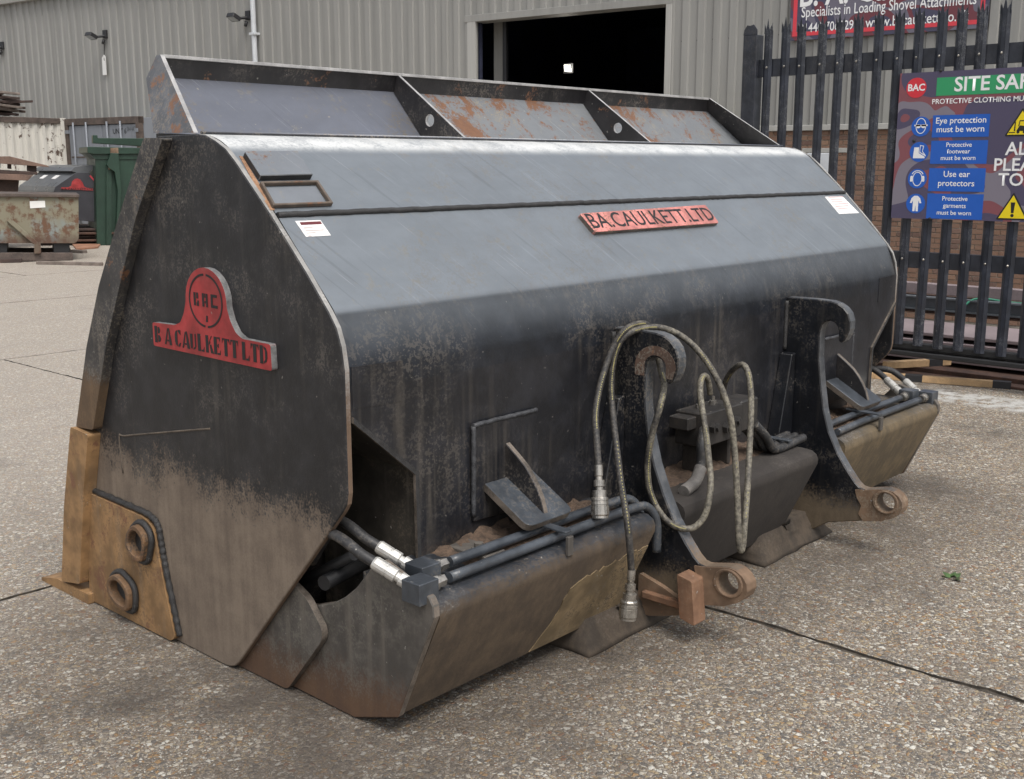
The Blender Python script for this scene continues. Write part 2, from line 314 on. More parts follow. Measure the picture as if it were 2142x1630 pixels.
# ------------------------------------------------------------------ ground
def concrete():
    g = G('exposed_aggregate_concrete')
    wv = g.vmul(g.P, (1, 1, 0.0))
    warp = g.t.nodes.new('ShaderNodeVectorMath'); warp.operation = 'ADD'
    nz = g.noise(55, 2, 0.5, wv, color=True)
    g.L(wv, warp.inputs[0]); g.L(g.vmul(nz, (0.012, 0.012, 0)), warp.inputs[1]); wv = warp.outputs[0]
    edge = g.voro(72, 'DISTANCE_TO_EDGE', wv); cell = g.voro(72, 'F1', wv, 'Color')
    edge2 = g.voro(175, 'DISTANCE_TO_EDGE', wv); cell2 = g.voro(175, 'F1', wv, 'Color')
    sep = g.t.nodes.new('ShaderNodeSeparateColor'); g.L(cell, sep.inputs[0]); r1, g1, b1 = sep.outputs[:3]
    sep2 = g.t.nodes.new('ShaderNodeSeparateColor'); g.L(cell2, sep2.inputs[0]); r2 = sep2.outputs[0]
    stones = [(0.0, (0.28, 0.23, 0.17)), (0.14, (0.52, 0.46, 0.37)), (0.26, (0.17, 0.135, 0.10)), (0.38, (0.34, 0.21, 0.10)), (0.46, (0.31, 0.255, 0.20)),
              (0.60, (0.62, 0.58, 0.50)), (0.68, (0.14, 0.125, 0.11)), (0.80, (0.40, 0.31, 0.19)), (0.90, (0.24, 0.125, 0.07)), (0.94, (0.29, 0.245, 0.20))]
    big = g.ramp(r1, stones, 'CONSTANT'); small = g.ramp(r2, stones, 'CONSTANT')
    matrix = g.mix(g.noise(300, 2, 0.7, wv), (0.048, 0.042, 0.036), (0.135, 0.118, 0.10))
    fine = g.mix(g.ma('MULTIPLY', g.sm(edge2, 0.02, 0.09), 0.92), matrix, small)
    isbig = g.ma('MULTIPLY', g.sm(edge, 0.05, 0.12), g.sm(g1, 0.36, 0.38))
    col = g.mix(isbig, fine, big)
    # wear: pale dusty patches, darker oily traffic areas, tyre scuffs
    l1 = g.noise(0.35, 4, 0.6, wv); l2 = g.noise(2.2, 5, 0.65, wv); l3 = g.noise(11, 4, 0.6, wv)
    col = g.mix(g.ma('MULTIPLY', g.sm(l2, 0.42, 0.75), 0.28), col, (0.15, 0.13, 0.11))
    col = g.mix(g.ma('MULTIPLY', g.sm(l3, 0.5, 0.8), 0.18), col, (0.33, 0.29, 0.245))
    far = g.sm(g.Y, 2.2, 6.5)      # the ground turns paler beyond the bucket
    col = g.mix(g.ma('MULTIPLY', far, 0.45), col, (0.50, 0.44, 0.375))
    # soil trodden round the bucket's underside, darkened further as a painted contact shadow
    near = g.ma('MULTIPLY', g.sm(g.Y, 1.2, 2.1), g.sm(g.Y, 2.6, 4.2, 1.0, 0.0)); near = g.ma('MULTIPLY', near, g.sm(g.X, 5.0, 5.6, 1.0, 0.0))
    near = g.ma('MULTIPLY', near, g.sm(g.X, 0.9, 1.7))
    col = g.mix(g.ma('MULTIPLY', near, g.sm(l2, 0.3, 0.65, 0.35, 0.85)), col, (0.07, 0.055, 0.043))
    oil = g.ma('MULTIPLY', g.sm(g.noise(1.1, 3, 0.55, wv), 0.56, 0.70), g.sm(g.noise(7, 3, 0.6, wv), 0.35, 0.6))
    col = g.mix(g.ma('MULTIPLY', oil, g.sm(g.Y, 4.5, 7.0, 0.42, 0.12)), col, (0.045, 0.038, 0.032))
    white = g.ma('MULTIPLY', g.sm(g.ma('ABSOLUTE', g.ma('SUBTRACT', g.X, 7.32)), 0.13, 0.26, 1, 0), g.sm(g.Y, 2.95, 2.75))
    col = g.mix(g.ma('MULTIPLY', white, g.sm(l3, 0.35, 0.6)), col, (0.52, 0.50, 0.46))
    hgt = g.ma('ADD', g.ma('MULTIPLY', g.ma('MINIMUM', edge, 0.25), isbig), g.ma('MULTIPLY', g.ma('MINIMUM', edge2, 0.2), 0.5))
    g.bump(hgt, 0.95, 0.014)
    return g.end(g.vmul(col, (1.0, 1.025, 1.055)), 0.82)
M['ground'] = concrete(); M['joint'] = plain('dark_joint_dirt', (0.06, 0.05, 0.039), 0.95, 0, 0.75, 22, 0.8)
M['asphalt'] = plain('far_yard', (0.16, 0.145, 0.13), 0.9, 0, 0.3, 3, 0.3)
bm = bmesh.new()
for x0, x1, y0, y1, z in ((-60, 9.4, -60, 90, -0.008), (9.4, 90, 8.5, 90, -0.008), (9.4, 90, -60, 8.5, -0.8)):
    bm.faces.new([bm.verts.new(p) for p in ((x0, y0, z), (x1, y0, z), (x1, y1, z), (x0, y1, z))])
for a, b in (((9.4, -60), (9.4, 8.5)), ((9.4, 8.5), (90, 8.5))):
    bm.faces.new([bm.verts.new(p) for p in ((*a, -0.02), (*b, -0.02), (*b, -0.8), (*a, -0.8))])
ground = tag(link('ground', bm, 'joint'), 'exposed aggregate concrete yard laid in bays with dark joints', None, None, 'structure')
ground.data.materials[0] = M['joint']
def slab(x0, x1, y0, y1, gap=0.0045):
    bm = bmesh.new(); pts = []
    def side(a, b):
        L = math.hypot(b[0] - a[0], b[1] - a[1]); n = max(2, min(900, int(L / 0.035)))
        d = Vector((b[0] - a[0], b[1] - a[1])) / L; nn = Vector((-d.y, d.x)); out = []; w = 0
        for i in range(n):
            t = i / n; w = w * 0.75 + random.uniform(-1, 1) * 0.0055 * (3.0 if random.random() < 0.04 else 1.0)
            k = gap + abs(w) if 0 < i else gap
            out.append(Vector(a) + d * L * t + nn * k)
        return out
    c = [(x0, y0), (x1, y0), (x1, y1), (x0, y1)]
    for i in range(4): pts += side(c[i], c[(i + 1) % 4])
    f = bm.faces.new([bm.verts.new((p.x, p.y, 0.0)) for p in pts])
    ex = bmesh.ops.extrude_face_region(bm, geom=[f])
    for v in ex['geom']:
        if isinstance(v, bmesh.types.BMVert): v.co.z -= 0.019
    bmesh.ops.recalc_face_normals(bm, faces=bm.faces[:])
    for f in bm.faces: f.material_index = 0 if f.normal.z > 0.5 else 1
    return link('slab', bm, 'ground', ground, mats=['ground', 'joint'])
bays = [(-30, -4, -30, 3.82), (-4, 3.165, -30, 3.82), (3.165, 9.4, -30, 3.82), (-30, -3, 3.82, 8.76), (-3, 3.77, 3.82, 8.76), (3.77, 9.4, 3.82, 8.76),
        (-30, 2, 8.76, 12.4), (2, 9.4, 8.76, 12.4), (9.4, 30, 8.76, 12.4), (-30, 5, 12.4, 15.3), (5, 30, 12.4, 15.3), (-30, 7, 15.3, 45), (7, 45, 15.3, 45)]
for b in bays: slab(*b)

# ------------------------------------------------------------------ the high-tip bucket
XL, XR = 1.785, 5.125; XC = (XL + XR) / 2
def mx(x): return 2 * XC - x
B = thing('loader_bucket', (XC, 2.7, 0), 'huge muddy black high-tip loading shovel bucket with two hooks, its back turned to the camera', 'loader bucket')
def sheet(name, prof, x0, x1, th, mat, parent, nx=1, ang=0.6):
    bm = bmesh.new(); P = [Vector(p) for p in prof]; inn = []
    for i, p in enumerate(P):
        t = (P[min(i + 1, len(P) - 1)] - P[max(i - 1, 0)]).normalized(); inn.append(p + Vector((-t.y, t.x)) * th)
    xs = [x0 + (x1 - x0) * i / nx for i in range(nx + 1)]
    a = [[bm.verts.new((x, p.x, p.y)) for p in P] for x in xs]; b = [[bm.verts.new((x, p.x, p.y)) for p in inn] for x in xs]
    for i in range(nx):
        for j in range(len(P) - 1):
            bm.faces.new((a[i][j], a[i + 1][j], a[i + 1][j + 1], a[i][j + 1])); bm.faces.new((b[i][j], b[i][j + 1], b[i + 1][j + 1], b[i + 1][j]))
        for j in (0, len(P) - 1): bm.faces.new((a[i][j], a[i + 1][j], b[i + 1][j], b[i][j]))
    for i in (0, nx):
        for j in range(len(P) - 1): bm.faces.new((a[i][j], a[i][j + 1], b[i][j + 1], b[i][j]))
    bmesh.ops.recalc_face_normals(bm, faces=bm.faces[:])
    o = link(name, bm, mat, parent, smooth=True); o.data.set_sharp_from_angle(angle=ang); return o
def bez(a, c, b, n): return [tuple(Vector(a) * (1 - t) ** 2 + Vector(c) * 2 * t * (1 - t) + Vector(b) * t * t) for t in [i / n for i in range(n + 1)]]
prof = [(3.03, 1.588), (2.81, 1.583)] + bez((2.78, 1.582), (2.70, 1.575), (2.645, 1.53), 8) + [(2.638, 1.524), (2.468, 1.376), (2.461, 1.37), (2.454, 1.3625), (2.246, 1.1458)] + bez((2.243, 1.1427), (2.236, 1.135), (2.231, 1.126), 4) + bez((2.229, 1.121), (2.188, 1.03), (2.1815, 0.99), 8) + [(2.18, 0.975), (2.18, 0.93)]
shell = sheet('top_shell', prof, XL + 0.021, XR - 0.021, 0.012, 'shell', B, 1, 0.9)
panel = prism('rear_panel', [(1.806, 0.93), (5.104, 0.93), (5.104, 0.866), (mx(2.031), 0.677), (mx(2.035), 0.40), (2.035, 0.40), (2.031, 0.677), (1.806, 0.866)], FY, 2.18, 2.194, 'panel', B, edge='edge')
sheet('floor_shell', [(2.62, 0.93), (2.60, 0.5), (2.62, 0.25), (2.70, 0.1), (2.85, 0.04), (3.7, 0.03)], XL + 0.021, XR - 0.021, 0.015, 'dark', B)
# side plates
plate_o = [(2.99, 1.58), (2.788, 1.583), (2.745, 1.579), (2.70, 1.563), (2.653, 1.541), (2.61, 1.507), (2.461, 1.37), (2.318, 1.226), (2.235, 1.135), (2.205, 1.095), (2.188, 1.05), (2.178, 0.99), (2.178, 0.665), (2.184, 0.635), (2.20, 0.612), (2.71, 0.035), (2.735, 0.014), (2.765, 0.004), (2.80, 0.002), (3.62, 0.004), (3.60, 0.25), (3.55, 0.5), (3.44, 0.85), (3.27, 1.2)]
upf = [(3.009, 1.575), (3.191, 1.329), (3.332, 1.125), (3.441, 0.919), (3.556, 0.632)]; upr = [(2.906, 1.573), (3.083, 1.342), (3.186, 1.163), (3.31, 0.943), (3.44, 0.640)]
lof = [(3.567, 0.634), (3.66, 0.34), (3.727, 0.043)]; lor = [(3.45, 0.624), (3.508, 0.425), (3.59, 0.067)]
logo_pts = [(3.047, 0.963), (3.047, 1.034), (2.925, 1.037), (2.893, 1.047), (2.872, 1.075), (2.858, 1.11)] + ell(2.754, 1.123, 0.102, 0.093, 12, 0.1, math.pi - 0.1) + [(2.652, 1.11), (2.638, 1.075), (2.615, 1.045), (2.585, 1.031), (2.457, 1.029), (2.455, 0.957)]
def stencil(word, fr, w, h, z, mat, parent):       # cut-out serif letters, every one a flat inset shape
    S = {'B': [[(0, 0), (.30, 0), (.30, 1), (0, 1)], [(.38, .05), (.62, .08), (.72, .28), (.58, .46), (.38, .48)], [(.38, .56), (.56, .58), (.66, .76), (.56, .95), (.38, .95)]],
         'A': [[(0, 0), (.16, 0), (.42, .9), (.36, 1)], [(.30, .2), (.48, .2), (.48, .3), (.30, .3)], [(.44, 1), (.56, 1), (.84, 0), (.56, 0)]],
         'C': [[(.05, .3), (.16, .1), (.34, .02), (.34, .98), (.16, .9), (.05, .7)], [(.42, 0), (.6, .03), (.7, .25), (.60, .25), (.42, .1)], [(.42, .9), (.58, .78), (.7, .72), (.7, 1), (.42, 1)]],
         'U': [[(0, .92), (.3, .92), (.3, .15), (.2, .03), (.1, .1), (.06, .25), (.06, .92)], [(.36, 0), (.55, .06), (.66, .2), (.66, .95), (.55, .95), (.55, .2), (.36, .1)]],
         'L': [[(0, 0), (.3, 0), (.3, 1), (0, 1)], [(.37, 0), (.68, 0), (.68, .3), (.58, .12), (.37, .1)]],
         'K': [[(0, 0), (.28, 0), (.28, 1), (0, 1)], [(.34, .45), (.5, .6), (.44, .7), (.62, .95), (.7, 1), (.58, 1), (.34, .62)], [(.42, .45), (.55, .52), (.82, 0), (.52, 0)]],
         'E': [[(0, 0), (.3, 0), (.3, 1), (0, 1)], [(.36, 0), (.66, 0), (.66, .28), (.56, .1), (.36, .1)], [(.36, .9), (.55, .9), (.64, .74), (.64, 1), (.36, 1)], [(.36, .46), (.5, .38), (.5, .64), (.36, .56)]],
         'T': [[(.22, 0), (.52, 0), (.52, 1), (.22, 1)], [(0, .7), (.07, .88), (.17, .9), (.17, 1), (0, 1)], [(.57, .9), (.67, .88), (.74, .7), (.74, 1), (.57, 1)]],
         'D': [[(0, 0), (.3, 0), (.3, 1), (0, 1)], [(.37, .03), (.6, .12), (.7, .35), (.7, .65), (.6, .88), (.37, .97), (.37, .86), (.5, .75), (.5, .25), (.37, .14)]]}
    adv = {' ': 0.28}; tot = sum(adv.get(c, 0.86) for c in word); kx = w / tot; bm = bmesh.new(); x = 0
    for c in word:
        for pl in S.get(c, []):
            add_prism(bm, [[((x + a) * kx, b * h) for a, b in pl]], *fr, z, z + 0.0008)
        x += adv.get(c, 0.86)
    return link('lettering', bm, mat, parent)
def side(sx):
    f = (lambda x: x) if sx < 0 else mx
    o = prism('side_plate', plate_o, FX, f(1.785), f(1.805), 'side', B, 0.003, edge='platee')
    prism('wear_bar', rnd(upf + upr[::-1], 0.012), FX, f(1.752), f(1.7845), 'bar', o, 0.005)
    prism('lower_wear_bar', rnd(lof + lor[::-1], 0.012), FX, f(1.738), f(1.7845), 'wear', o, 0.006)
    wp = prism('corner_wear_plate', rnd([(3.565, 0.404), (3.177, 0.392), (3.122, 0.369), (3.094, 0.24), (3.034, 0.022), (3.06, 0.005), (3.58, 0.005)], [0.005, 0.03, 0.03, 0.01, 0.015, 0.01, 0.005]), FX, f(1.766), f(1.7845), 'wear', o, 0.003)
    def bead(name, pts, r=0.010): 
        bm = bmesh.new(); pp = smooth_path([(f(1.779), y, z) for y, z in pts], 14)
        pp = [p + Vector((0, random.uniform(-.0015, .0015), random.uniform(-.0015, .0015))) for p in pp]; add_tube(bm, pp, lambda t: r * (0.88 + 0.24 * abs(math.sin(t * 70))), 8)
        return link(name, bm, 'weld', wp)
    bead('weld_bead', [(3.555, 0.413), (3.37, 0.408), (3.178, 0.402), (3.116, 0.376), (3.098, 0.31), (3.082, 0.24), (3.05, 0.12), (3.026, 0.03)])
    for (cy, cz, ry, rz, iy, iz, rot) in ((3.187, 0.31, 0.058, 0.066, 0.043, 0.044, 0.5), (3.320, 0.108, 0.076, 0.058, 0.056, 0.038, 0.35)):
        def rr(a, b, k): return [(cy + p * math.cos(rot) - q * math.sin(rot), cz + (p * math.sin(rot) + q * math.cos(rot))) for p, q in rnd([(-a, -b * .6), (a * .1, -b), (a * .85, -b * .75), (a, b * .1), (a * .45, b), (-a * .75, b * .95)], k, 4)]
        eye = prism('lifting_eye', [rr(ry, rz, 0.036), rr(iy, iz, 0.028)], FX, f(1.732), f(1.7655), 'eye', wp, 0.004)
        bm = bmesh.new(); lp = rr(ry * 1.1, rz * 1.1, 0.04); add_tube(bm, [(f(1.757), a, b) for a, b in lp + lp[:2]], 0.010, 8); link('weld_bead', bm, 'weld', eye)
        prism('eye_back', [rr(iy * 1.02, iz * 1.02, 0.03)][0], FX, f(1.7615), f(1.7655), 'weld', eye)
    return o
sideL = side(-1); sideR = side(1)
FL = ((0, 0, 0), (0, -1, 0), (0, 0, 1), (-1, 0, 0))     # reading frame on the left plate
np_ = prism('nameplate', rnd(logo_pts, 0.008, 3), FX, 1.765, 1.7845, 'red', sideL, 0.0015, edge='greyedge')
np_['label'] = 'red cut-steel nameplate reading B A CAULKETT LTD under a ringed BAC'
lf = (Vector((1.765, 3.036, 0.975)), (0, -1, -0.004), (0, 0, 1), (-1, 0, 0))
stencil('B A CAULKETT LTD', lf, 0.572, 0.050, 0.0004, 'black', np_)
bm = bmesh.new(); C0 = (1.765, 2.754, 1.122)
for a0, a1 in ((1.62, 4.62), (4.78, 7.75)):
    o_, i_ = ell(0, 0, 0.084, 0.077, 26, a0, a1), ell(0, 0, 0.078, 0.071, 26, a0, a1)
    add_prism(bm, [o_ + i_[::-1]], C0, (0, -1, 0), (0, 0, 1), (-1, 0, 0), 0.0004, 0.0012)
for k, pl in enumerate(([[(0, 0), (.01, 0), (.01, .038), (0, .038)], [(.014, 0), (.025, 0), (.025, .016), (.018, .016), (.018, .01), (.014, .01)], [(.014, .021), (.023, .021), (.023, .038), (.014, .038)]],
                        [[(0, 0), (.009, 0), (.009, .038), (0, .038)], [(.012, .026), (.016, .026), (.016, .038), (.012, .038)], [(.012, .01), (.016, .01), (.016, .017), (.012, .017)], [(.019, 0), (.027, 0), (.027, .038), (.019, .038)]],
                        [[(0, 0), (.032, 0), (.032, .008), (.009, .008), (.009, .030), (.030, .030), (.030, .038), (0, .038)]])):
    for p in pl: add_prism(bm, [p], (1.765, 2.813 - k * 0.043, 1.105), (0, -1, -0.02), (0, 0, 1), (-1, 0, 0), 0.0004, 0.0012)
add_prism(bm, [[(0, 0), (.01, 0), (.01, .018), (.003, .018)]], (1.765, 2.757, 1.062), (0, -1, 0), (0, 0, 1), (-1, 0, 0), 0.0004, 0.0012)
link('ring_and_initials', bm, 'black', np_)
# cutting edge and faint weld of the inner stiffener
prism('cutting_edge', rnd([(3.55, 0.0), (3.90, 0.0), (3.90, 0.012), (3.78, 0.038), (3.55, 0.038)], 0.004, 2), FX, 1.745, mx(1.745), 'wear', B, 0.003)
bm = bmesh.new(); add_tube(bm, smooth_path([onx(258, 990, 1.785), onx(250, 915, 1.785), onx(262, 912, 1.785), onx(340, 905, 1.785), onx(440, 897, 1.785)], 6), 0.0032, 6); link('scratch_weld', bm, 'ghost', sideL)
# spill guard: inclined wall, upright lip, raked ends, two gussets
def guard_seg(name, x0b, x0t, x1b, x1t, mat):
    bm = bmesh.new()
    def v(t, p, k): x = lambda b_, t_: b_ + (t_ - b_) * t; return None
    A = [(3.01, 1.586, 0.0), (3.165, 1.76, 0.74), (3.145, 1.824, 1.0)]
    fr_, bk = [], []
    for y, z, t in A:
        xa, xb = x0b + (x0t - x0b) * t, x1b + (x1t - x1b) * t
        fr_.append((bm.verts.new((xa, y, z)), bm.verts.new((xb, y, z)))); bk.append((bm.verts.new((xa, y + 0.012, z - (0.006 if t < 1 else 0))), bm.verts.new((xb, y + 0.012, z - (0.006 if t < 1 else 0)))))
    for i in range(2):
        bm.faces.new((fr_[i][0], fr_[i][1], fr_[i + 1][1], fr_[i + 1][0])).material_index = 0 if i == 0 else 2; bm.faces.new((bk[i][0], bk[i + 1][0], bk[i + 1][1], bk[i][1]))
    bm.faces.new((fr_[2][0], fr_[2][1], bk[2][1], bk[2][0])).material_index = 1; bm.faces.new((fr_[0][0], bk[0][0], bk[0][1], fr_[0][1]))
    for j in (0, 1):
        for i in range(2): bm.faces.new((fr_[i][j], fr_[i + 1][j], bk[i + 1][j], bk[i][j]))
    bmesh.ops.recalc_face_normals(bm, faces=bm.faces[:])
    return link(name, bm, mat, SG, mats=[mat, 'steel', 'dark'])
bm = bmesh.new(); add_tube(bm, [(1.81, 2.80, 1.587), (5.10, 2.80, 1.587)], 0.006, 6); SG = link('spill_guard', bm, 'guard', B)
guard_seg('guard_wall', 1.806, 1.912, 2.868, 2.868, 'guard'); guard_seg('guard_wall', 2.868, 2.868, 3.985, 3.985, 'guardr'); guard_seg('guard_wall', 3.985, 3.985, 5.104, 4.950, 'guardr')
def end_plate(x0b, x0t, s, mat):
    bm = bmesh.new(); dx = x0t - x0b
    pts = [(2.81, 1.587, 0), (3.02, 1.589, 0), (3.172, 1.755, 0.72), (3.155, 1.824, 1.0), (3.135, 1.824, 1.0)]
    a = [bm.verts.new((x0b + dx * t, y, z)) for y, z, t in pts]; b = [bm.verts.new((x0b + dx * t + s * 0.014, y, z)) for y, z, t in pts]
    bm.faces.new(a); bm.faces.new(b[::-1])
    for i in range(5):
        f = bm.faces.new((a[i], b[i], b[(i + 1) % 5], a[(i + 1) % 5])); f.material_index = 1
    bmesh.ops.recalc_face_normals(bm, faces=bm.faces[:]); return link('guard_end_plate', bm, mat, SG, mats=[mat, 'steel'])
prism('lip_edge', [(3.136, 1.8155), (3.146, 1.8155), (3.146, 1.8255), (3.136, 1.8255)], FX, 1.912, 4.955, 'steel', SG, 0.001)
M['guarde'] = paint('guard_end_paint', base=(0.075, 0.078, 0.085), grit=0.8, rough=0.5, streak=0.1, rust=0.38)
end_plate(1.792, 1.898, 1, 'guarde'); end_plate(5.118, 4.964, -1, 'dark')
for x, hy, hz in ((2.868, None, None), (3.985, None, None)):
    hp = onx(898, 252, 2.86) if x < 3 else onx(1292, 268, 3.978)
    prism('guard_gusset', [[(2.795, 1.586), (3.011, 1.588), (3.160, 1.757), (3.142, 1.822)], ell(hp.y, hp.z, 0.022, 0.022, 16)], FX, x - 0.007, x + 0.007, 'dark', SG, 0.0015, edge='steel')
# weld seam across the top
bm = bmesh.new(); pp = [(1.806 + 0.02 * i, 2.457 + random.uniform(-.001, .001), 1.369 + random.uniform(-.001, .001)) for i in range(166)]
pp[-1] = (5.10, 2.457, 1.369); add_tube(bm, pp, 0.0085, 8); link('weld_seam', bm, 'weld', shell)
# frames that lie on the sloping faces
n1 = Vector((0, -0.16, 0.184)).normalized(); v1 = Vector((0, 0.184, 0.16)).normalized(); S1 = (Vector((0, 2.461, 1.37)), (1, 0, 0), v1, n1)
n2 = Vector((0, -0.244, 0.234)).normalized(); v2 = Vector((0, 0.234, 0.244)).normalized(); S2 = (Vector((0, 2.461, 1.37)), (1, 0, 0), v2, n2)
def s1(px, py): p = onplane(px, py, S1[0], n1); return (p.x, (p - S1[0]).dot(v1))
def s2(px, py): p = onplane(px, py, S2[0], n2); return (p.x, (p - S2[0]).dot(v2))
M['lid'] = paint('blistered_lid_paint', base=(0.10, 0.105, 0.11), skylit_dust=(0.20, 0.215, 0.235), grit=1.0, rough=0.5, gritcol=(0.36, 0.33, 0.28), rust=0.05)
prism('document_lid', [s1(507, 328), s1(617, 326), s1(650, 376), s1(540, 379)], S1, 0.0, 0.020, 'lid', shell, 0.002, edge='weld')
M['framep'] = paint('rust_edged_frame', base=(0.085, 0.065, 0.05), grit=0.9, rough=0.6, rust=0.35)
fo = [s1(541, 387), s1(662, 384), s1(694, 432), s1(569, 437)]; c_ = Vector((sum(p[0] for p in fo) / 4, sum(p[1] for p in fo) / 4))
fi = [tuple(c_ + Vector(((p[0] - c_.x) * 0.92, (p[1] - c_.y) * 0.84))) for p in fo]
prism('document_frame', [fo, fi], S1, 0.0, 0.014, 'framep', shell, 0.002)
fb = [tuple(c_ + Vector(((p[0] - c_.x) * 0.86, (p[1] - c_.y) * 0.70))) for p in fo]
prism('frame_base', fb, S1, 0.0, 0.003, 'lid', shell)
M['ruststain'] = plain('rust_stain', (0.27, 0.15, 0.085), 0.8, 0, 0.5, 30, 0.4)
prism('rust_stain', [s1(500, 327), s1(507, 328), s1(575, 440), s1(566, 441), s1(545, 410)], S1, 0.0, 0.0015, 'ruststain', shell)
# rear nameplate, labels
np2 = prism('rear_nameplate', rnd([s2(1207, 453), s2(1470, 434), s2(1499, 472), s2(1240, 492)], 0.01, 3), S2, 0.0, 0.016, 'pink', shell, 0.002, edge='edge')
np2['label'] = 'faded red cut-steel nameplate reading BA.CAULKETT.LTD'
a, b = s2(1240, 484), s2(1494, 466); fr2 = (S2[0] + Vector((a[0] - 0.01, 0, 0)) + v2 * a[1] + n2 * 0.0168, (1, 0, 0), v2, n2)
text('lettering', 'BA.CAULKETT.LTD', fr2, 0.094, 'black', np2, width=0.775, bold=0.006)
lb = prism('maker_label', [s2(617, 463), s2(670, 461), s2(692, 493), s2(640, 496)], S2, 0.0, 0.001, 'white', shell); lb['label'] = 'small white maker label with dark red heading'
def s2q(x0, x1, t0, t1): return [(x0, t0), (x1, t0), (x1, t1), (x0, t1)]
a, b = s2(640, 495), s2(668, 462)
prism('label_heading', s2q(a[0] + 0.006, a[0] + 0.076, b[1] - 0.013, b[1] - 0.003), S2, 0.0011, 0.0014, 'darkred', lb)
for k, w in ((0.022, 0.03), (0.032, 0.062), (0.040, 0.03), (0.050, 0.01)): prism('label_line', s2q(a[0] + 0.008, a[0] + 0.008 + w, b[1] - k - 0.003, b[1] - k), S2, 0.0011, 0.0014, 'greyink', lb)
lb2 = prism('warning_label', [s2(1725, 412), s2(1762, 411), s2(1797, 446), s2(1755, 448)], S2, 0.0, 0.001, 'white', shell); lb2['label'] = 'white label with faded pink print near the right end'
M['pinkink'] = plain('pink_ink', (0.55, 0.36, 0.36), 0.5, 0, 0.15, 20, 0)
for k in range(6): prism('label_line', s2q(4.90 + 0.01 * (k % 2), 5.05 - 0.02 * (k % 3), -0.032 - k * 0.014, -0.027 - k * 0.014), S2, 0.0011, 0.0014, 'pinkink', lb2)
# small welded patches at the ends of the rear panel
for f in (lambda x: x, mx): prism('patch_plate', [(f(1.81), 0.885), (f(1.985), 0.88), (f(1.985), 0.99), (f(1.81), 0.995)], FY, 2.1785, 2.18 + 0.004, 'panel', panel)
# hinge recesses
for f in (lambda x: x, mx):
    prism('recess_roof', [(f(1.806), 0.866), (f(2.031), 0.677), (f(2.04), 0.686), (f(1.812), 0.878)], FY, 2.186, 2.60, 'recess', panel, edge='recess')
    prism('recess_wall', [(f(2.031), 0.677), (f(2.035), 0.16), (f(2.048), 0.16), (f(2.045), 0.68)], FY, 2.186, 2.60, 'recess', panel, edge='recess')
    prism('recess_flange', [(f(1.806), 0.866), (f(2.031), 0.677), (f(2.035), 0.41), (f(2.022), 0.41), (f(2.018), 0.670), (f(1.806), 0.850)], FY, 2.171, 2.181, 'weld', panel, edge='edge')
# tipping-frame beam in three lengths
bp = [(2.21, 0.05), (2.19, 0.034), (2.062, 0.067), (1.918, 0.372), (1.917, 0.392), (1.925, 0.409), (1.945, 0.421), (1.98, 0.424), (2.21, 0.428)]
def beam(name, x0, x1, mat, label):
    bm = bmesh.new(); add_prism(bm, [bp], *FX, x0, x1); o = link(name, bm, mat, B, smooth=True); o.data.set_sharp_from_angle(angle=0.5); o['label'] = label; return o
bL = beam('frame_beam', 1.857, 2.80, 'beam', 'left length of the lower beam, dark with ochre mud'); bC = beam('frame_beam', 2.967, 3.885, 'beamc', 'dark brown middle length of the lower beam'); bR = beam('frame_beam', 4.117, mx(1.857), 'beamr', 'ochre mud-stained right length of the lower beam')
M['ochrep'] = paint('ochre_mud_patch', base=(0.135, 0.098, 0.054), grit=0.8, rough=0.9, streak=0.5, gritcol=(0.07, 0.055, 0.038))
# dried mud layer on the rear face near the hook, real thin crust with ragged upper rim
dn = Vector((0, -0.305, -0.144)).normalized(); dv = Vector((0, -0.144, 0.305)).normalized(); FBm = (Vector((0, 2.062, 0.067)), (1, 0, 0), dv, dn)
def crust(x0, x1, lean):
    top = []; x = x1
    while x > x0:
        top.append((x, 0.285 + random.uniform(-.010, .008) - 0.03 * max(0, (x1 - x) / (x1 - x0)) )); x -= random.uniform(0.008, 0.02)
    ed = [(x0 - lean + lean * t + 0.012 * math.sin(5 * t) + random.uniform(-.006, .006), 0.006 + 0.245 * t) for t in [i / 12 for i in range(11, 0, -1)]]
    return [(x0 - lean, 0.006), (x1, 0.006)] + top + ed
prism('mud_crust', crust(2.46, 2.797, 0.10), FBm, -0.002, 0.003, 'ochrep', bL)
# end plates of the beam and the hinge ears beside them
ep = [(2.56, 0.004), (2.236, 0.002), (2.058, 0.064), (1.914, 0.385), (1.916, 0.415), (1.93, 0.435), (1.99, 0.452), (2.07, 0.478), (2.105, 0.489), (2.132, 0.478), (2.172, 0.432), (2.215, 0.385), (2.261, 0.348), (2.31, 0.318), (2.40, 0.285), (2.52, 0.26), (2.62, 0.2)]
for f in (lambda x: x, mx):
    prism('beam_end_plate', ep, FX, f(1.832), f(1.8565), 'endp', B, 0.003, edge='edge')
    prism('hinge_ear', rnd([(2.80, 0.004), (2.505, 0.006), (2.338, 0.205), (2.334, 0.24), (2.40, 0.315), (2.60, 0.40), (2.80, 0.4)], 0.02), FX, f(1.8075), f(1.829), 'endp', B, 0.003, edge='edge')
    tube('hinge_bar', [(f(1.84), 2.36, 0.36), (f(2.02), 2.40, 0.36)], 0.022, 'black', B, 10); tube('hinge_bar', [(f(1.90), 2.30, 0.44), (f(1.90), 2.58, 0.28)], 0.016, 'black', B, 10)
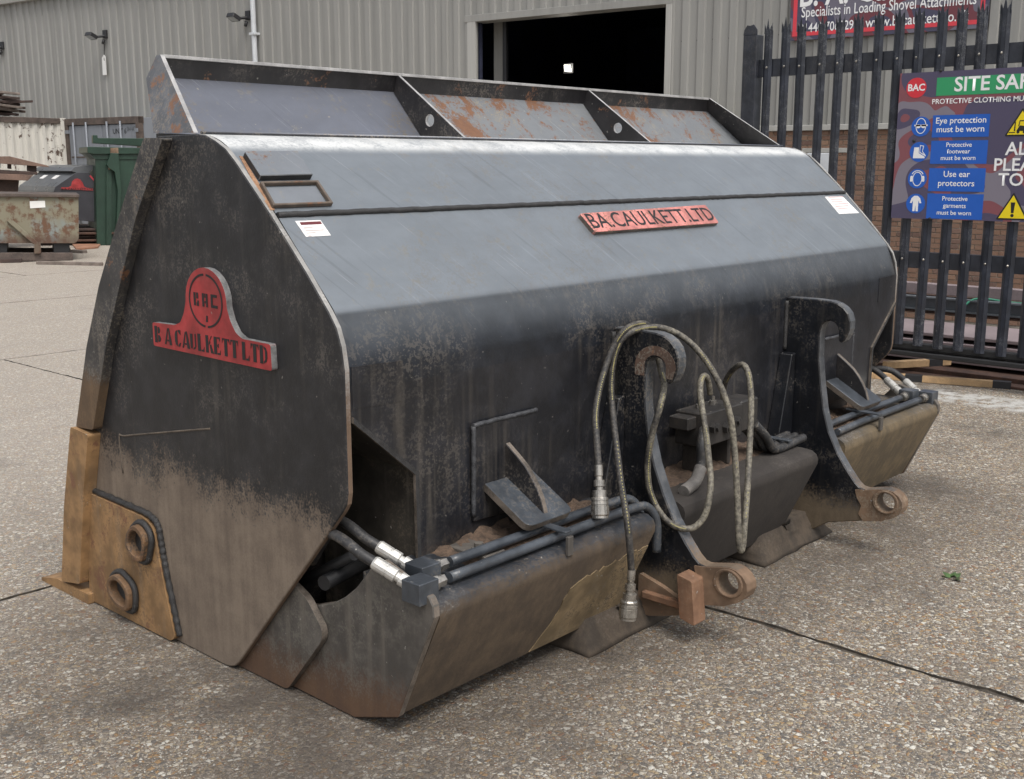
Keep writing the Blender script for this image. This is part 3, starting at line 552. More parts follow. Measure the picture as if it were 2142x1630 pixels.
# hook arms
arm = [(2.179, 0.979), (2.05, 0.980), (1.99, 0.977), (1.960, 0.970), (1.935, 0.956), (1.915, 0.935), (1.905, 0.905), (1.905, 0.875), (1.912, 0.850), (1.924, 0.828), (1.938, 0.817), (1.948, 0.824), (1.951, 0.845), (1.951, 0.863), (1.957, 0.882), (1.970, 0.895), (1.988, 0.900), (2.006, 0.896), (2.020, 0.882), (2.027, 0.860), (2.029, 0.835), (2.027, 0.748), (2.014, 0.65), (1.996, 0.546), (1.968, 0.457), (1.926, 0.377), (1.881, 0.315), (1.845, 0.272), (1.825, 0.256), (1.800, 0.251), (1.745, 0.264), (1.715, 0.269), (1.690, 0.266), (1.667, 0.252), (1.652, 0.232), (1.648, 0.208), (1.658, 0.183), (1.680, 0.163), (1.728, 0.140), (1.785, 0.128), (1.857, 0.110), (1.95, 0.085), (2.03, 0.03), (2.34, 0.02), (2.34, 0.42), (2.179, 0.42)]
for k, (x, dy) in enumerate(((2.915, 0.022), (4.065, 0.0))):
    pl = [(y + (dy * min(1, max(0, (z - 0.45) / 0.2)) if y < 2.17 else 0), z) for y, z in arm]
    a = prism('hook_arm', [pl, ell(1.714, 0.219, 0.037, 0.037, 20)], FX, x, x + 0.05, 'hook', B, 0.004, edge='hooke')
    a['label'] = ('black hook arm that the hoses are draped over' if k == 0 else 'black hook arm standing free right of the hoses')
    lug = prism('pin_lug', [rnd([(1.842, 0.246), (1.80, 0.2505), (1.744, 0.2635), (1.714, 0.2685), (1.688, 0.2655), (1.665, 0.2515), (1.650, 0.232), (1.647, 0.208), (1.657, 0.183), (1.680, 0.162), (1.728, 0.139), (1.80, 0.124), (1.822, 0.15), (1.812, 0.185), (1.833, 0.215)], 0.004, 2), ell(1.714, 0.219, 0.0372, 0.0372, 20)], FX, x - 0.004, x + 0.054, 'lug', a, 0.004)
    prism('pin_boss', [ell(1.714, 0.219, 0.053, 0.047, 20), ell(1.714, 0.219, 0.0375, 0.0375, 20)], FX, x - 0.010, x + 0.060, 'lug', lug, 0.003)
    yc = 1.99 + dy; cr = ell(yc, 0.868, 0.078, 0.068, 14, 0.0, math.pi); ci = ell(yc, 0.868, 0.042, 0.038, 14, 0.0, math.pi)
    if k == 0: prism('hook_wear_pad', [(yc + 0.078, 0.835)] + cr + [(yc - 0.066, 0.835), (yc - 0.042, 0.835)] + ci[::-1] + [(yc + 0.042, 0.835)], FX, x - 0.0015, x, 'pad', a)
    prism('arm_gusset', [(x - 0.004, 0.76), (x - 0.035, 0.755), (x - 0.115, 0.42), (x - 0.004, 0.42)], FY, 2.125, 2.179, 'hook', a, 0.003)
    bm = bmesh.new(); add_tube(bm, [(x - 0.004, 2.176, 0.77 + 0.013 * i + random.uniform(-.002, .002)) for i in range(16)], 0.009, 8); link('weld_bead', bm, 'weld', a)
    # mud-caked foot under the arm
    fx0, fx1 = (2.565, 3.06) if k == 0 else (3.64, 4.20)
    bm = bmesh.new(); add_box(bm, ((fx0 + fx1) / 2, 2.25, 0.055), (fx1 - fx0, 0.52, 0.108))
    bmesh.ops.subdivide_edges(bm, edges=bm.edges[:], cuts=6, use_grid_fill=True)
    for v in bm.verts:
        t = (v.co.z - 0.0) / 0.11
        v.co.y += 0.06 * t; v.co.x += (0.05 if v.co.x < (fx0 + fx1) / 2 else -0.10) * t
        v.co += Vector((random.uniform(-1, 1), random.uniform(-1, 1), random.uniform(-.6, .6))) * 0.0055
        v.co.z = max(0.001, v.co.z)
    link('skid_foot', bm, 'foot', a, smooth=True)
# rusty stop block and ledge on the left arm
fr = (Vector((2.848, 1.850, 0.085)), (0, -1, -0.22), (0, 0.10, 1), (1, 0, 0))
prism('stop_block', rnd([(0, 0), (0.058, 0), (0.058, 0.145), (0, 0.145)], 0.006, 2), fr, 0.0, 0.066, 'blockrust', B, 0.006)
box('ledge_bar', (2.878, 1.868, 0.098), (2.914, 2.02, 0.124), 'blockrust', B, 0.004)
prism('arm_toe_plate', rnd([(2.045, 0.175), (1.95, 0.15), (1.87, 0.12), (1.88, 0.07), (2.0, 0.035), (2.045, 0.04)], 0.01, 3), FX, 2.896, 2.9148, 'lug', B, 0.003)
# stop brackets on the rear panel
for f in (lambda x: x, mx):
    bp_ = prism('bracket_plate', [(f(2.243), 0.482), (f(2.526), 0.475), (f(2.526), 0.768), (f(2.243), 0.768)], FY, 2.166, 2.1795, 'panel', B, 0.003)
    for a, b in (((2.243, 0.768), (2.52, 0.770)), ((2.245, 0.765), (2.243, 0.50))):
        bm = bmesh.new(); A_, B_ = Vector((f(a[0]), 2.170, a[1])), Vector((f(b[0]), 2.170, b[1]))
        add_tube(bm, [A_.lerp(B_, i / 24) + Vector((0, random.uniform(-.0012, .0012), random.uniform(-.0012, .0012))) for i in range(25)], 0.0075, 8); link('weld_bead', bm, 'weldl', bp_)
    prism('bracket_fin', [(2.167, 0.694), (2.121, 0.661), (2.09, 0.637), (2.065, 0.609), (2.043, 0.577), (2.028, 0.548), (2.016, 0.51), (2.010, 0.487), (2.167, 0.573)], FX, f(2.376), f(2.396), 'dark', bp_, 0.002, edge='edge')
    U_ = Vector((0, -0.170, -0.096)).normalized(); fr = (Vector((0, 2.168, 0.580)), (1, 0, 0), U_, Vector((1, 0, 0)).cross(U_))
    prism('bracket_foot', rnd([(f(2.283), 0.0), (f(2.490), 0.0), (f(2.490), 0.193), (f(2.283), 0.193)], [0, 0, 0.03, 0.03]), fr, -0.012, 0.012, 'pipe', bp_, 0.004, edge='edge')
# soil lying on the beam
def soil(name, x0, x1, y0, y1, z, amp, parent):
    bm = bmesh.new(); nx, ny = max(4, int((x1 - x0) / 0.02)), max(4, int((y1 - y0) / 0.02)); V = []
    for i in range(nx + 1):
        row = []
        for j in range(ny + 1):
            u, v = i / nx, j / ny; e = min(1, 6 * min(u, 1 - u)) * min(1, 4 * v) ; h = amp * e * (0.25 + 0.75 * random.random() ** 1.5) * (0.35 + 0.65 * j / ny) - 0.004 * (1 - e)
            row.append(bm.verts.new((x0 + (x1 - x0) * u + random.uniform(-.005, .005), y0 + (y1 - y0) * v + random.uniform(-.005, .005), z + h)))
        V.append(row)
    for i in range(nx):
        for j in range(ny): bm.faces.new((V[i][j], V[i + 1][j], V[i + 1][j + 1], V[i][j + 1]))
    o = link(name, bm, 'soil', parent, smooth=True); return tag(o, None, None, None, 'stuff')
soil('soil', 2.05, 2.80, 2.00, 2.178, 0.426, 0.035, bL); soil('soil', 3.0, 3.93, 2.05, 2.178, 0.428, 0.02, bC); soil('soil', 4.13, 4.86, 1.97, 2.178, 0.425, 0.028, bR)
# elbow blocks, fittings, pipes and clamps on the beam
def elbow_end(f):
    for (x, y, zt) in ((1.912, 2.035, 0.482), (1.842, 1.972, 0.472)):
        e = box('elbow_block', (f(x) - 0.034, y - 0.034, zt - 0.058), (f(x) + 0.034, y + 0.034, zt), 'pipe', B, 0.002)
        hx = f(x)
        turned('pipe_nut', (hx + (0.034 if f(1) == 1 else -0.034), y, zt - 0.026), (hx + (0.082 if f(1) == 1 else -0.082), y, zt - 0.026), [(0, .014), (.1, .021), (.45, .021), (.5, .0165), (1, .0165)], 'coup', e, 6 if f(1) == 1 else 12)
        p0 = Vector((hx, y + 0.034, zt - 0.026)); s = 1 if f(1) == 1 else -1
        d = Vector((-0.36 * s, 0.84, 0.44)).normalized()
        turned('hose_fitting', p0, p0 + d * 0.115, [(0, .013), (.05, .0185), (.28, .0185), (.3, .013), (.38, .013), (.4, .0185), (.60, .0185), (.61, .0175), (.64, .0175), (.65, .0185), (.95, .0185), (1, .016)], 'zinc', e, 14)
        q = p0 + d * 0.105
        tube('hose', [q, q + d * 0.05, q + Vector((-0.022 * s, 0.10, 0.045)), q + Vector((0.0, 0.18, 0.04)), q + Vector((0.04 * s, 0.26, -0.0)), q + Vector((0.07 * s, 0.36, -0.10))], 0.0145, 'hose', e, 12)
elbow_end(lambda x: x); elbow_end(mx)
for y, z in ((2.035, 0.456), (1.972, 0.446)):
    tube('hydraulic_pipe', [(2.01 if y > 2 else 1.945, y, z), (2.3, y, z), (2.6, y, z + 0.002), (2.77, y - 0.004, z), (2.82, y - 0.014, z - 0.012), (2.842, y - 0.03, z - 0.06), (2.848, y - 0.03, z - 0.16)], 0.0145, 'pipe', bL, 12)
    tube('hydraulic_pipe', [(mx(2.01 if y > 2 else 1.945), y, z), (mx(2.3), y, z), (4.35, y, z), (4.13, y - 0.01, z)], 0.0145, 'pipe', bR, 12)
for x, par in ((2.375, bL), (4.44, bR)):
    U_ = Vector((0.02, -1, -0.03)).normalized(); fr = (Vector((x, 2.072, 0.4735)), U_, (1, 0, 0), (0, 0, 1))
    c = prism('pipe_clamp', rnd([(0, -0.016), (0.15, -0.016), (0.15, 0.016), (0, 0.016)], 0.006, 2), fr, 0.0, 0.007, 'pipe', par, 0.0015)
    box('clamp_post', (x - 0.012, 1.912, 0.405), (x + 0.012, 1.924, 0.462), 'endp', c, 0.002)
bk = box('bolted_plate', (2.13, 2.02, 0.428), (2.215, 2.165, 0.440), 'endp', bL, 0.002); turned('bolt_head', (2.175, 2.085, 0.44), (2.175, 2.085, 0.456), [(0, .021), (.2, .021), (.25, .0135), (1, .0135)], 'endp', bk, 8)
# valve block with its short hoses
M['valve'] = paint('dirty_valve', base=(0.017, 0.0155, 0.0145), grit=0.6, rough=0.6, streak=0.12, gritcol=(0.055, 0.042, 0.032), z0=0.5, soft=0.1, wob=0.1, mud=(0.035, 0.027, 0.021))
vb = box('valve_block', (3.245, 2.03, 0.535), (3.50, 2.15, 0.655), 'valve', B, 0.004)
box('valve_cap', (3.19, 2.06, 0.60), (3.245, 2.14, 0.645), 'valve', vb, 0.004); box('valve_cap', (3.50, 2.035, 0.545), (3.62, 2.13, 0.66), 'valve', vb, 0.006); box('valve_bracket', (3.28, 2.06, 0.43), (3.30, 2.14, 0.536), 'valve', vb); box('valve_bracket', (3.46, 2.06, 0.43), (3.48, 2.14, 0.536), 'valve', vb)
for x, z in ((3.30, 0.60), (3.385, 0.585), (3.44, 0.60)): turned('valve_port', (x, 2.03, z), (x, 2.0, z), [(0, .022), (.6, .022), (.65, .013), (1, .013)], 'valve', vb, 6)
for x in (3.32, 3.41): turned('valve_stud', (x, 2.1, 0.655), (x, 2.1, 0.685), [(0, .014), (.5, .014), (.55, .007), (1, .007)], 'coup', vb, 8)
M['sleeve'] = plain('grey_scuffed_sleeve', (0.14, 0.13, 0.12), 0.6, 0, 0.4, 30, 0.4)
tube('hose', [(3.24, 2.03, 0.60), (3.20, 2.005, 0.595), (3.175, 1.995, 0.56), (3.168, 1.99, 0.50), (3.12, 1.985, 0.45)], 0.0165, 'hose', vb, 12); tube('hose_sleeve', [(3.165, 1.988, 0.49), (3.12, 1.98, 0.452), (3.04, 1.972, 0.436)], 0.021, 'sleeve', vb, 12)
for k in range(3):
    y = 2.105 - k * 0.034
    tube('hose', [(3.60, y, 0.56), (3.66, y - 0.02, 0.50), (3.70, y - 0.025, 0.452), (3.76, y - 0.025, 0.441), (3.86, y - 0.025, 0.446), (3.95, y - 0.02, 0.447)], 0.0165, 'hose', bC, 12)
U_ = Vector((0, -1, 0)); prism('pipe_clamp', rnd([(0, -0.013), (0.125, -0.013), (0.125, 0.013), (0, 0.013)], 0.005, 2), (Vector((3.80, 2.115, 0.462)), U_, (1, 0, 0), (0, 0, 1)), 0, 0.007, 'pipe', bC, 0.0015)
# the two long hoses draped over the left hook
g = G('draped_hose_rubber'); nn = g.noise(12, 4, 0.6); ff = g.noise(90, 3, 0.7)
tan = g.mix(g.sm(ff, 0.35, 0.65), (0.080, 0.071, 0.056), (0.215, 0.195, 0.15)); blk = g.mix(g.sm(ff, 0.4, 0.7), (0.022, 0.021, 0.021), (0.075, 0.066, 0.056))
dustm = g.ma('MULTIPLY', g.sm(g.ma('ADD', g.X, g.ma('MULTIPLY', g.ma('SUBTRACT', nn, 0.5), 0.12)), 2.872, 2.92), g.sm(g.ma('ADD', nn, g.ma('MULTIPLY', g.Z, -0.25)), 0.12, 0.42))
M['draped'] = g.end(g.mix(dustm, blk, tan), 0.65)
def z5(a, b): return (1180 + a * 0.4294, 640 + b * 0.4294)
def hose_path(L): return [onx(*z5(a, b), x) if x > 2.5 else ony(*z5(a, b), x) for a, b, x in L]
HP = hose_path([(168, 790, 1.985), (158, 640, 2.03), (152, 540, 2.07), (165, 440, 2.10), (195, 320, 2.12), (240, 200, 2.12), (295, 118, 2.10), (362, 88, 2.935), (410, 100, 2.978), (445, 200, 2.99), (475, 330, 2.985), (487, 395, 2.948), (465, 500, 2.906), (430, 620, 2.895), (408, 760, 2.893), (412, 870, 2.893), (445, 970, 2.895), (500, 1045, 2.90), (565, 1082, 2.92), (630, 1080, 2.95), (680, 1030, 2.98), (705, 950, 3.0), (714, 850, 3.03), (702, 720, 3.08), (688, 600, 3.13), (672, 500, 3.17), (663, 420, 3.20), (668, 360, 3.23), (685, 340, 3.26), (702, 365, 3.285), (712, 430, 3.31)])
HQ = hose_path([(328, 1300, 1.86), (318, 1150, 1.862), (300, 1000, 1.885), (275, 850, 1.95), (252, 660, 2.03), (235, 500, 2.09), (228, 380, 2.115), (240, 270, 2.12), (270, 180, 2.11), (320, 132, 2.09), (390, 108, 2.935), (470, 106, 2.975), (560, 140, 3.01), (640, 205, 3.03), (710, 295, 3.045), (770, 410, 3.055), (810, 540, 3.06), (830, 700, 3.06), (842, 900, 3.05), (849, 1080, 3.04), (852, 1160, 3.04), (862, 1192, 3.05), (872, 1160, 3.06), (878, 1080, 3.07), (892, 900, 3.12), (904, 680, 3.2), (911, 500, 3.25), (905, 370, 3.28), (885, 300, 3.30), (855, 288, 3.32), (815, 320, 3.35), (785, 375, 3.39), (775, 450, 3.42)])
for pts, lab in ((HP, 'hose looped low in front of the valve block'), (HQ, 'hose hanging in a narrow loop right of the hook')):
    h = tube('draped_hose', pts, 0.0105, 'draped', B, 12, 10); h['label'] = lab
    bm = bmesh.new(); sp = smooth_path(pts, 30)
    for i in range(10, len(sp) - 10, 3):
        if (i // 40) % 3 == 0 or sp[i].x > 2.93 and (i // 25) % 4: continue
        p = sp[i]; t = (sp[i + 1] - p).normalized(); d = (CAMP - p + Vector((0.9, -0.5, 0))); d = (d - t * d.dot(t)).normalized(); s = t.cross(d)
        L_ = 0.0016 + 0.002 * random.random(); w = 0.0017
        bm.faces.new([bm.verts.new(p + d * 0.0107 + t * a * L_ + s * b * w) for a, b in ((-1, -1), (1, -1), (1, 1), (-1, 1))])
    tag(link('hose_print', bm, 'print', h), kind='stuff')
    a, b = (ony(*z5(168, 775), 1.985), ony(*z5(176, 1035), 1.95)) if pts is HP else (ony(*z5(329, 1285), 1.86), ony(*z5(309, 1527), 1.858))
    turned('quick_coupler', a, b, [(0, .0125), (.2, .0125), (.22, .0105), (.28, .0105), (.285, .0165), (.40, .0165), (.41, .0125), (.47, .0125), (.475, .0205), (.60, .0205), (.605, .0235), (.63, .0265), (.66, .0265), (.665, .0245), (.69, .0245), (.695, .0270), (.74, .0270), (.745, .0250), (.77, .0250), (.775, .0275), (.93, .0275), (.96, .025), (1, .025), (1, .017), (.985, .015)], 'coup', h, 18)

# ------------------------------------------------------------------ the clad works building behind
P0 = Vector((16.38, 7.66, 0)); BU = Vector((0.108, -0.994, 0)).normalized(); BN = Vector((BU.y, -BU.x, 0)); FB = (P0, BU, UP, BN)
def onw(px, py): p = onplane(px, py, P0, BN); return ((p - P0).dot(BU), p.z)
def wp(u, z, n=0.0): return P0 + BU * u + UP * z + BN * n
def clad_mat(name, c):
    g = G(name); st = g.noise(1.0, 4, 0.6, g.vmul(g.P, (4, 4, 0.25))); n = g.noise(3, 3, 0.6)
    col = g.mix(g.sm(st, 0.35, 0.75), c, tuple(k * 0.82 for k in c)); low = g.ma('MULTIPLY', g.sm(g.Z, 2.0, 3.4, 1, 0), g.sm(n, 0.35, 0.7))
    col = g.mix(g.ma('MULTIPLY', low, 0.25), col, (0.20, 0.20, 0.155)); g.bump(n, 0.05, 0.01)
    return g.end(col, 0.5)
M['clad'] = clad_mat('grey_beige_cladding', (0.285, 0.281, 0.264)); M['trim'] = clad_mat('pale_trim', (0.40, 0.393, 0.37)); M['upvc'] = plain('pale_grey_plastic', (0.52, 0.54, 0.56), 0.45, 0, 0.08)
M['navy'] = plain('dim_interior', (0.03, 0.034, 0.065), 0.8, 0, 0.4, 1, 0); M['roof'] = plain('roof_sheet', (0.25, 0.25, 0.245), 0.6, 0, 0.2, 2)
M['lampb'] = plain('black_lamp_housing', (0.02, 0.02, 0.022), 0.45, 0, 0.2); M['glass'] = plain('lamp_glass', (0.35, 0.37, 0.38), 0.15, 0, 0.1)
bd = thing('works_building', wp(-8, 0), 'long grey-beige corrugated metal works building with a wide dark doorway', 'building')
DL, DR, DH = -7.30, -3.36, 4.17; EAVE = 5.57; U0, U1 = -30.0, 7.0; ZB = 2.06
PIT, RD = 0.28, 0.034
def cladding(u0, u1, z0, z1):
    bm = bmesh.new(); pl = []; k = math.floor(u0 / PIT)
    while k * PIT < u1:
        for du, n in ((0, 0), (0.02, RD), (0.13, RD), (0.15, 0)):
            u = k * PIT + du
            if u0 < u < u1: pl.append((u, n))
        k += 1
    pl = [(u0, 0.0)] + pl + [(u1, 0.0)]
    a = [bm.verts.new(wp(u, z0, n)) for u, n in pl]; b = [bm.verts.new(wp(u, z1, n)) for u, n in pl]
    c = [bm.verts.new(wp(u, z, -0.04)) for u in (u0, u1) for z in (z0, z1)]
    for i in range(len(pl) - 1): bm.faces.new((a[i], a[i + 1], b[i + 1], b[i]))
    bm.faces.new((c[0], c[1], c[3], c[2])); bmesh.ops.recalc_face_normals(bm, faces=bm.faces[:])
    return link('cladding_sheet', bm, 'clad', bd)
u = U0
while u < U1 - 0.01:
    v = min(u + 4 * PIT, U1)
    if v <= DL or u >= DR: cladding(u, v, ZB + 0.03, EAVE)
    else:
        if u < DL: cladding(u, DL, ZB + 0.03, EAVE)
        if v > DR: cladding(DR, v, ZB + 0.03, EAVE)
        cladding(max(u, DL), min(v, DR), DH, EAVE)
    u = v
fbox('flashing', FB, (-3.2, ZB - 0.05, 0.0), (U1, ZB + 0.035, 0.06), 'trim', bd, 0.006)
fbox('door_jamb', FB, (DR, 0, -0.30), (DR + 0.11, DH, 0.045), 'trim', bd, 0.004); fbox('door_jamb', FB, (DL - 0.19, 0, -0.02), (DL - 0.0, DH, 0.045), 'trim', bd, 0.004)
fbox('door_reveal', FB, (DL - 0.02, 0, -0.6), (DL + 0.28, DH - 0.02, -0.55), 'clad', bd); fbox('door_header', FB, (DL - 0.25, DH - 0.10, -0.3), (DR + 0.11, DH + 0.02, 0.048), 'clad', bd, 0.004)
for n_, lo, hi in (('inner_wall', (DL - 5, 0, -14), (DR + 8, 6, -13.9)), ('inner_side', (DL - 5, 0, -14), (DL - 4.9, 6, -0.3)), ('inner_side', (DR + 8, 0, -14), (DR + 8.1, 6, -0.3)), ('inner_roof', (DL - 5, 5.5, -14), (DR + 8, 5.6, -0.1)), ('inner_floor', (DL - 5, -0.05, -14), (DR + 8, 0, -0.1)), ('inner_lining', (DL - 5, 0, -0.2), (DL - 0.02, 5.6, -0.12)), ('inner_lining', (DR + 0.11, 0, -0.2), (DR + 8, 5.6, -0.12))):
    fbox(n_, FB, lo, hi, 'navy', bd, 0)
fbox('roller_door_guide', FB, (DL + 0.28, 0, -0.5), (DL + 0.36, DH, -0.42), 'lampb', bd)
gu = prism('gutter', [(0.0, 0.0), (0.16, 0.0), (0.19, 0.14), (0.17, 0.14), (0.15, 0.02), (0.0, 0.02)], (wp(U0, EAVE, 0.0), BN, UP, BU), 0, U1 - U0, 'trim', bd)
prism('roof_sheet', [(-13, 2.2), (0.12, 0.14), (0.12, 0.10), (-13, 2.16)], (wp(U0, EAVE, 0.0), BN, UP, BU), 0, U1 - U0, 'roof', bd)
# brick plinth, brick by brick where the photograph lets one tell them apart
def brick_mat():
    g = G('brown_brick'); oi = g.t.nodes.new('ShaderNodeObjectInfo'); n = g.noise(40, 4, 0.7)
    c = g.ramp(oi.outputs['Random'], [(0, (0.155, 0.082, 0.055)), (0.25, (0.22, 0.125, 0.08)), (0.5, (0.17, 0.10, 0.075)), (0.7, (0.115, 0.065, 0.05)), (0.82, (0.26, 0.16, 0.105)), (1, (0.19, 0.10, 0.065))])
    c = g.mix(g.ma('MULTIPLY', g.sm(n, 0.4, 0.7), 0.35), c, (0.26, 0.20, 0.16)); g.bump(n, 0.3, 0.006); return g.end(c, 0.85)
M['brick'] = brick_mat(); M['mortar'] = plain('mortar', (0.33, 0.29, 0.24), 0.95, 0, 0.25, 20, 0.4)
BZ = -0.8
fbox('plinth_core', FB, (DR + 0.11, BZ, -0.2), (U1, ZB - 0.05, -0.006), 'mortar', bd, 0); fbox('plinth_core', FB, (U0, BZ, -0.2), (DL - 0.19, ZB + 0.02, -0.006), 'mortar', bd, 0)
bw, bh, jt = 0.215, 0.065, 0.010
bm = bmesh.new(); add_box(bm, (0, 0, 0), (bw, 0.03, bh)); sharp_bevel(bm, 0.004)
bme = bpy.data.meshes.new('brick'); bm.to_mesh(bme); bm.free(); bme.materials.append(M['brick'])
BR = Matrix((BU, -BN, UP)).transposed(); binv = -bd.location
rest = bmesh.new(); count = 0; k = 0; z = ZB - 0.05 - bh / 2 - 0.004
spots = []
while z > BZ:
    u = -2.2 + (0.1125 if k % 2 else 0)
    while u < 5.0:
        spots.append((u, z)); u += bw + jt
    z -= bh + jt; k += 1
def seen(u, z):                       # in the gaps of the fence, not behind the board
    return (-1.8 < u < 2.4) and not (0.25 < u < 2.4 and 0.95 < z) and z > -0.55
vis = [s for s in spots if seen(*s)]; random.shuffle(vis); keep = set(vis[:300])
for (u, z) in spots:
    dn = random.uniform(-0.004, 0.003)
    if (u, z) in keep:
        o = bpy.data.objects.new('brick', bme); COL.objects.link(o); o.parent = bd; o.matrix_local = Matrix.Translation(wp(u, z, -0.007 + dn) + binv) @ BR.to_4x4()
    else:
        for v in add_box(rest, (0, 0, 0), (bw, 0.03, bh)): v.co = wp(u, z, -0.007 + dn) + BR @ v.co
tag(link('brickwork', rest, 'brick', bd), kind='stuff')
fbox('lintel', FB, (-0.93, 1.675, 0.0), (-0.18, 1.745, 0.022), 'trim', bd); fbox('meter_cupboard', FB, (-0.84, 0.75, 0.0), (-0.44, 1.67, 0.03), 'upvc', bd, 0.008); fbox('brick_vent', FB, (-0.23, 0.98, 0.0), (-0.10, 1.06, 0.02), 'upvc', bd, 0.004)
for k in range(60):                   # rows of cladding screws
    for zz in (3.47,):
        u = -13.0 + k * PIT + 0.13
        if not (DL - 0.2 < u < DR + 0.1) : turned('cladding_screw', wp(u, zz, 0.0), wp(u, zz, 0.008), [(0, .016), (.5, .016), (1, .007)], 'lampb', bd, 6)
for k in range(16):
    u = -3.1 + k * PIT + 0.13; turned('cladding_screw', wp(u, 2.18, 0.0), wp(u, 2.18, 0.008), [(0, .012), (.5, .012), (1, .006)], 'lampb', bd, 6)
# downpipe
dp = thing('downpipe', wp(-13.19, 0, 0.1), 'pale grey plastic downpipe running down the corrugated wall', 'downpipe')
tube('pipe', [wp(-13.19, 0.1, 0.12), wp(-13.19, 2, 0.12), wp(-13.19, EAVE + 0.02, 0.12)], 0.055, 'upvc', dp, 14)
for z in (2.6, 4.2): fbox('pipe_clip', FB, (-13.28, z, 0.0), (-13.10, z + 0.05, 0.185), 'upvc', dp)
# floodlights
def floodlight(u, z, label):
    t = thing('floodlight', wp(u, z), label, 'floodlight', 'wall floodlights')
    fbox('wall_box', FB, (u - 0.07, z - 0.03, 0.0), (u + 0.07, z + 0.16, 0.09), 'lampb', t, 0.01)
    tube('arm', [wp(u, z + 0.02, 0.06), wp(u - 0.05, z, 0.2), wp(u - 0.10, z - 0.02, 0.3)], 0.03, 'lampb', t, 8)
    fr = (wp(u - 0.1, z - 0.02, 0.28), (BU * 0.25 - BN * -0.0 + BU * 0).normalized(), (BN * 0.85 + UP * 0.42).normalized(), (UP * 0.85 - BN * 0.42).normalized())
    o = prism('lamp_body', rnd([(-0.13, -0.01), (0.13, -0.01), (0.115, 0.20), (-0.115, 0.20)], 0.025), fr, -0.06, 0.02, 'lampb', t, 0.01); prism('lamp_lens', [(-0.10, 0.02), (0.10, 0.02), (0.09, 0.175), (-0.09, 0.175)], fr, -0.066, -0.061, 'glass', o)
    tube('sensor', [wp(u - 0.03, z - 0.06, 0.08), wp(u - 0.03, z - 0.16, 0.12)], 0.035, 'lampb', t, 8)
floodlight(-23.0, 4.50, 'black floodlight on the wall, cut by the left edge of the photo'); floodlight(-18.5, 4.50, 'black floodlight on the wall with a white tag hanging below it'); floodlight(-13.42, 4.56, 'black floodlight on the wall beside the downpipe')
tg = thing('cable_tag', wp(-18.6, 3.95, 0.06), 'white tag on a cable below the floodlight', 'tag'); tube('cable', [wp(-18.55, 4.35, 0.05), wp(-18.58, 4.15, 0.06), wp(-18.58, 3.96, 0.06)], 0.008, 'lampb', tg, 6); prism('tag_plate', [[(-0.07, 0), (0.07, 0), (0.08, 0.42), (0.02, 0.47), (-0.06, 0.40)], ell(0.02, 0.36, 0.025, 0.05, 10)], (wp(-18.6, 3.62, 0.07), BU, UP, BN), 0, 0.012, 'white', tg)
# lamp burning inside the doorway
lamp = thing('work_lamp', wp(-5.4, 2.9, -3), 'lit square work lamp glowing inside the dark doorway', 'lamp')
g = G('lamp_glow'); g.b.inputs['Emission Color'].default_value = (1, 0.97, 0.86, 1); g.b.inputs['Emission Strength'].default_value = 2.2; M['glow'] = g.end((0.8, 0.8, 0.75), 0.4)
lpv = onplane(1188, 143, wp(0, 0, -3), BN); lu, lz = (lpv - P0).dot(BU), lpv.z
fbox('lamp_case', FB, (lu - 0.12, lz - 0.10, -3.06), (lu + 0.12, lz + 0.10, -3.01), 'lampb', lamp); prism('lamp_face', [(-0.07, -0.06), (0.09, -0.075), (0.065, 0.06), (-0.09, 0.07)], (wp(lu, lz, -3.0), BU, UP, BN), 0, 0.01, 'glow', lamp, 0)
ll = bpy.data.lights.new('work_lamp_light', 'POINT'); ll.energy = 6; ll.color = (1, 0.95, 0.85); ll.shadow_soft_size = 0.1; lo_ = bpy.data.objects.new('work_lamp_light', ll); COL.objects.link(lo_); lo_.parent = lamp; lo_.location = wp(lu, lz, -2.85) - lamp.location
tube('stand', [wp(lu - 0.3, 0.0, -3.1), wp(lu - 0.3, 3.0, -3.1)], 0.02, 'edge', lamp, 6)
# company board on the wall
def camo(name, cols, scale):
    g = G(name); v = g.vmul(g.P, (0.35, 1, 1.25)); a = g.noise(scale, 1.2, 0.3, v, 1.4)
    return g.end(g.ramp(a, [(0.0, cols[0]), (0.42, cols[1]), (0.49, cols[2]), (0.57, cols[0]), (0.63, cols[1])], 'CONSTANT'), 0.4)
M['camo1'] = camo('board_print', ((0.06, 0.058, 0.10), (0.15, 0.04, 0.052), (0.14, 0.13, 0.17)), 0.9)
M['camo2'] = camo('safety_board_print', ((0.075, 0.064, 0.115), (0.215, 0.072, 0.085), (0.20, 0.18, 0.22)), 1.25)
M['redl'] = plain('red_line', (0.62, 0.05, 0.07), 0.45, 0, 0.05, 3, 0); M['wht'] = plain('white_print', (0.80, 0.80, 0.80), 0.45, 0, 0.03, 5, 0)
bu0, bz0 = onw(1655, 87); bu1, _ = onw(2068, 60); bz1 = bz0 + 1.35
sg = thing('company_board', wp((bu0 + bu1) / 2, bz0), 'navy and maroon company board with red border, high on the cladding behind the pales', 'sign')
fbox('board', FB, (bu0, bz0, 0.05), (bu1, bz1, 0.085), 'camo1', sg, 0.003)
bo = [(bu0 + 0.05, bz0 + 0.06), (bu1 - 0.05, bz0 + 0.06), (bu1 - 0.05, bz1 - 0.05), (bu0 + 0.05, bz1 - 0.05)]; bi = [(bu0 + 0.11, bz0 + 0.12), (bu1 - 0.11, bz0 + 0.12), (bu1 - 0.11, bz1 - 0.11), (bu0 + 0.11, bz1 - 0.11)]
prism('border', [bo, bi], FB, 0.0855, 0.088, 'redl', sg)
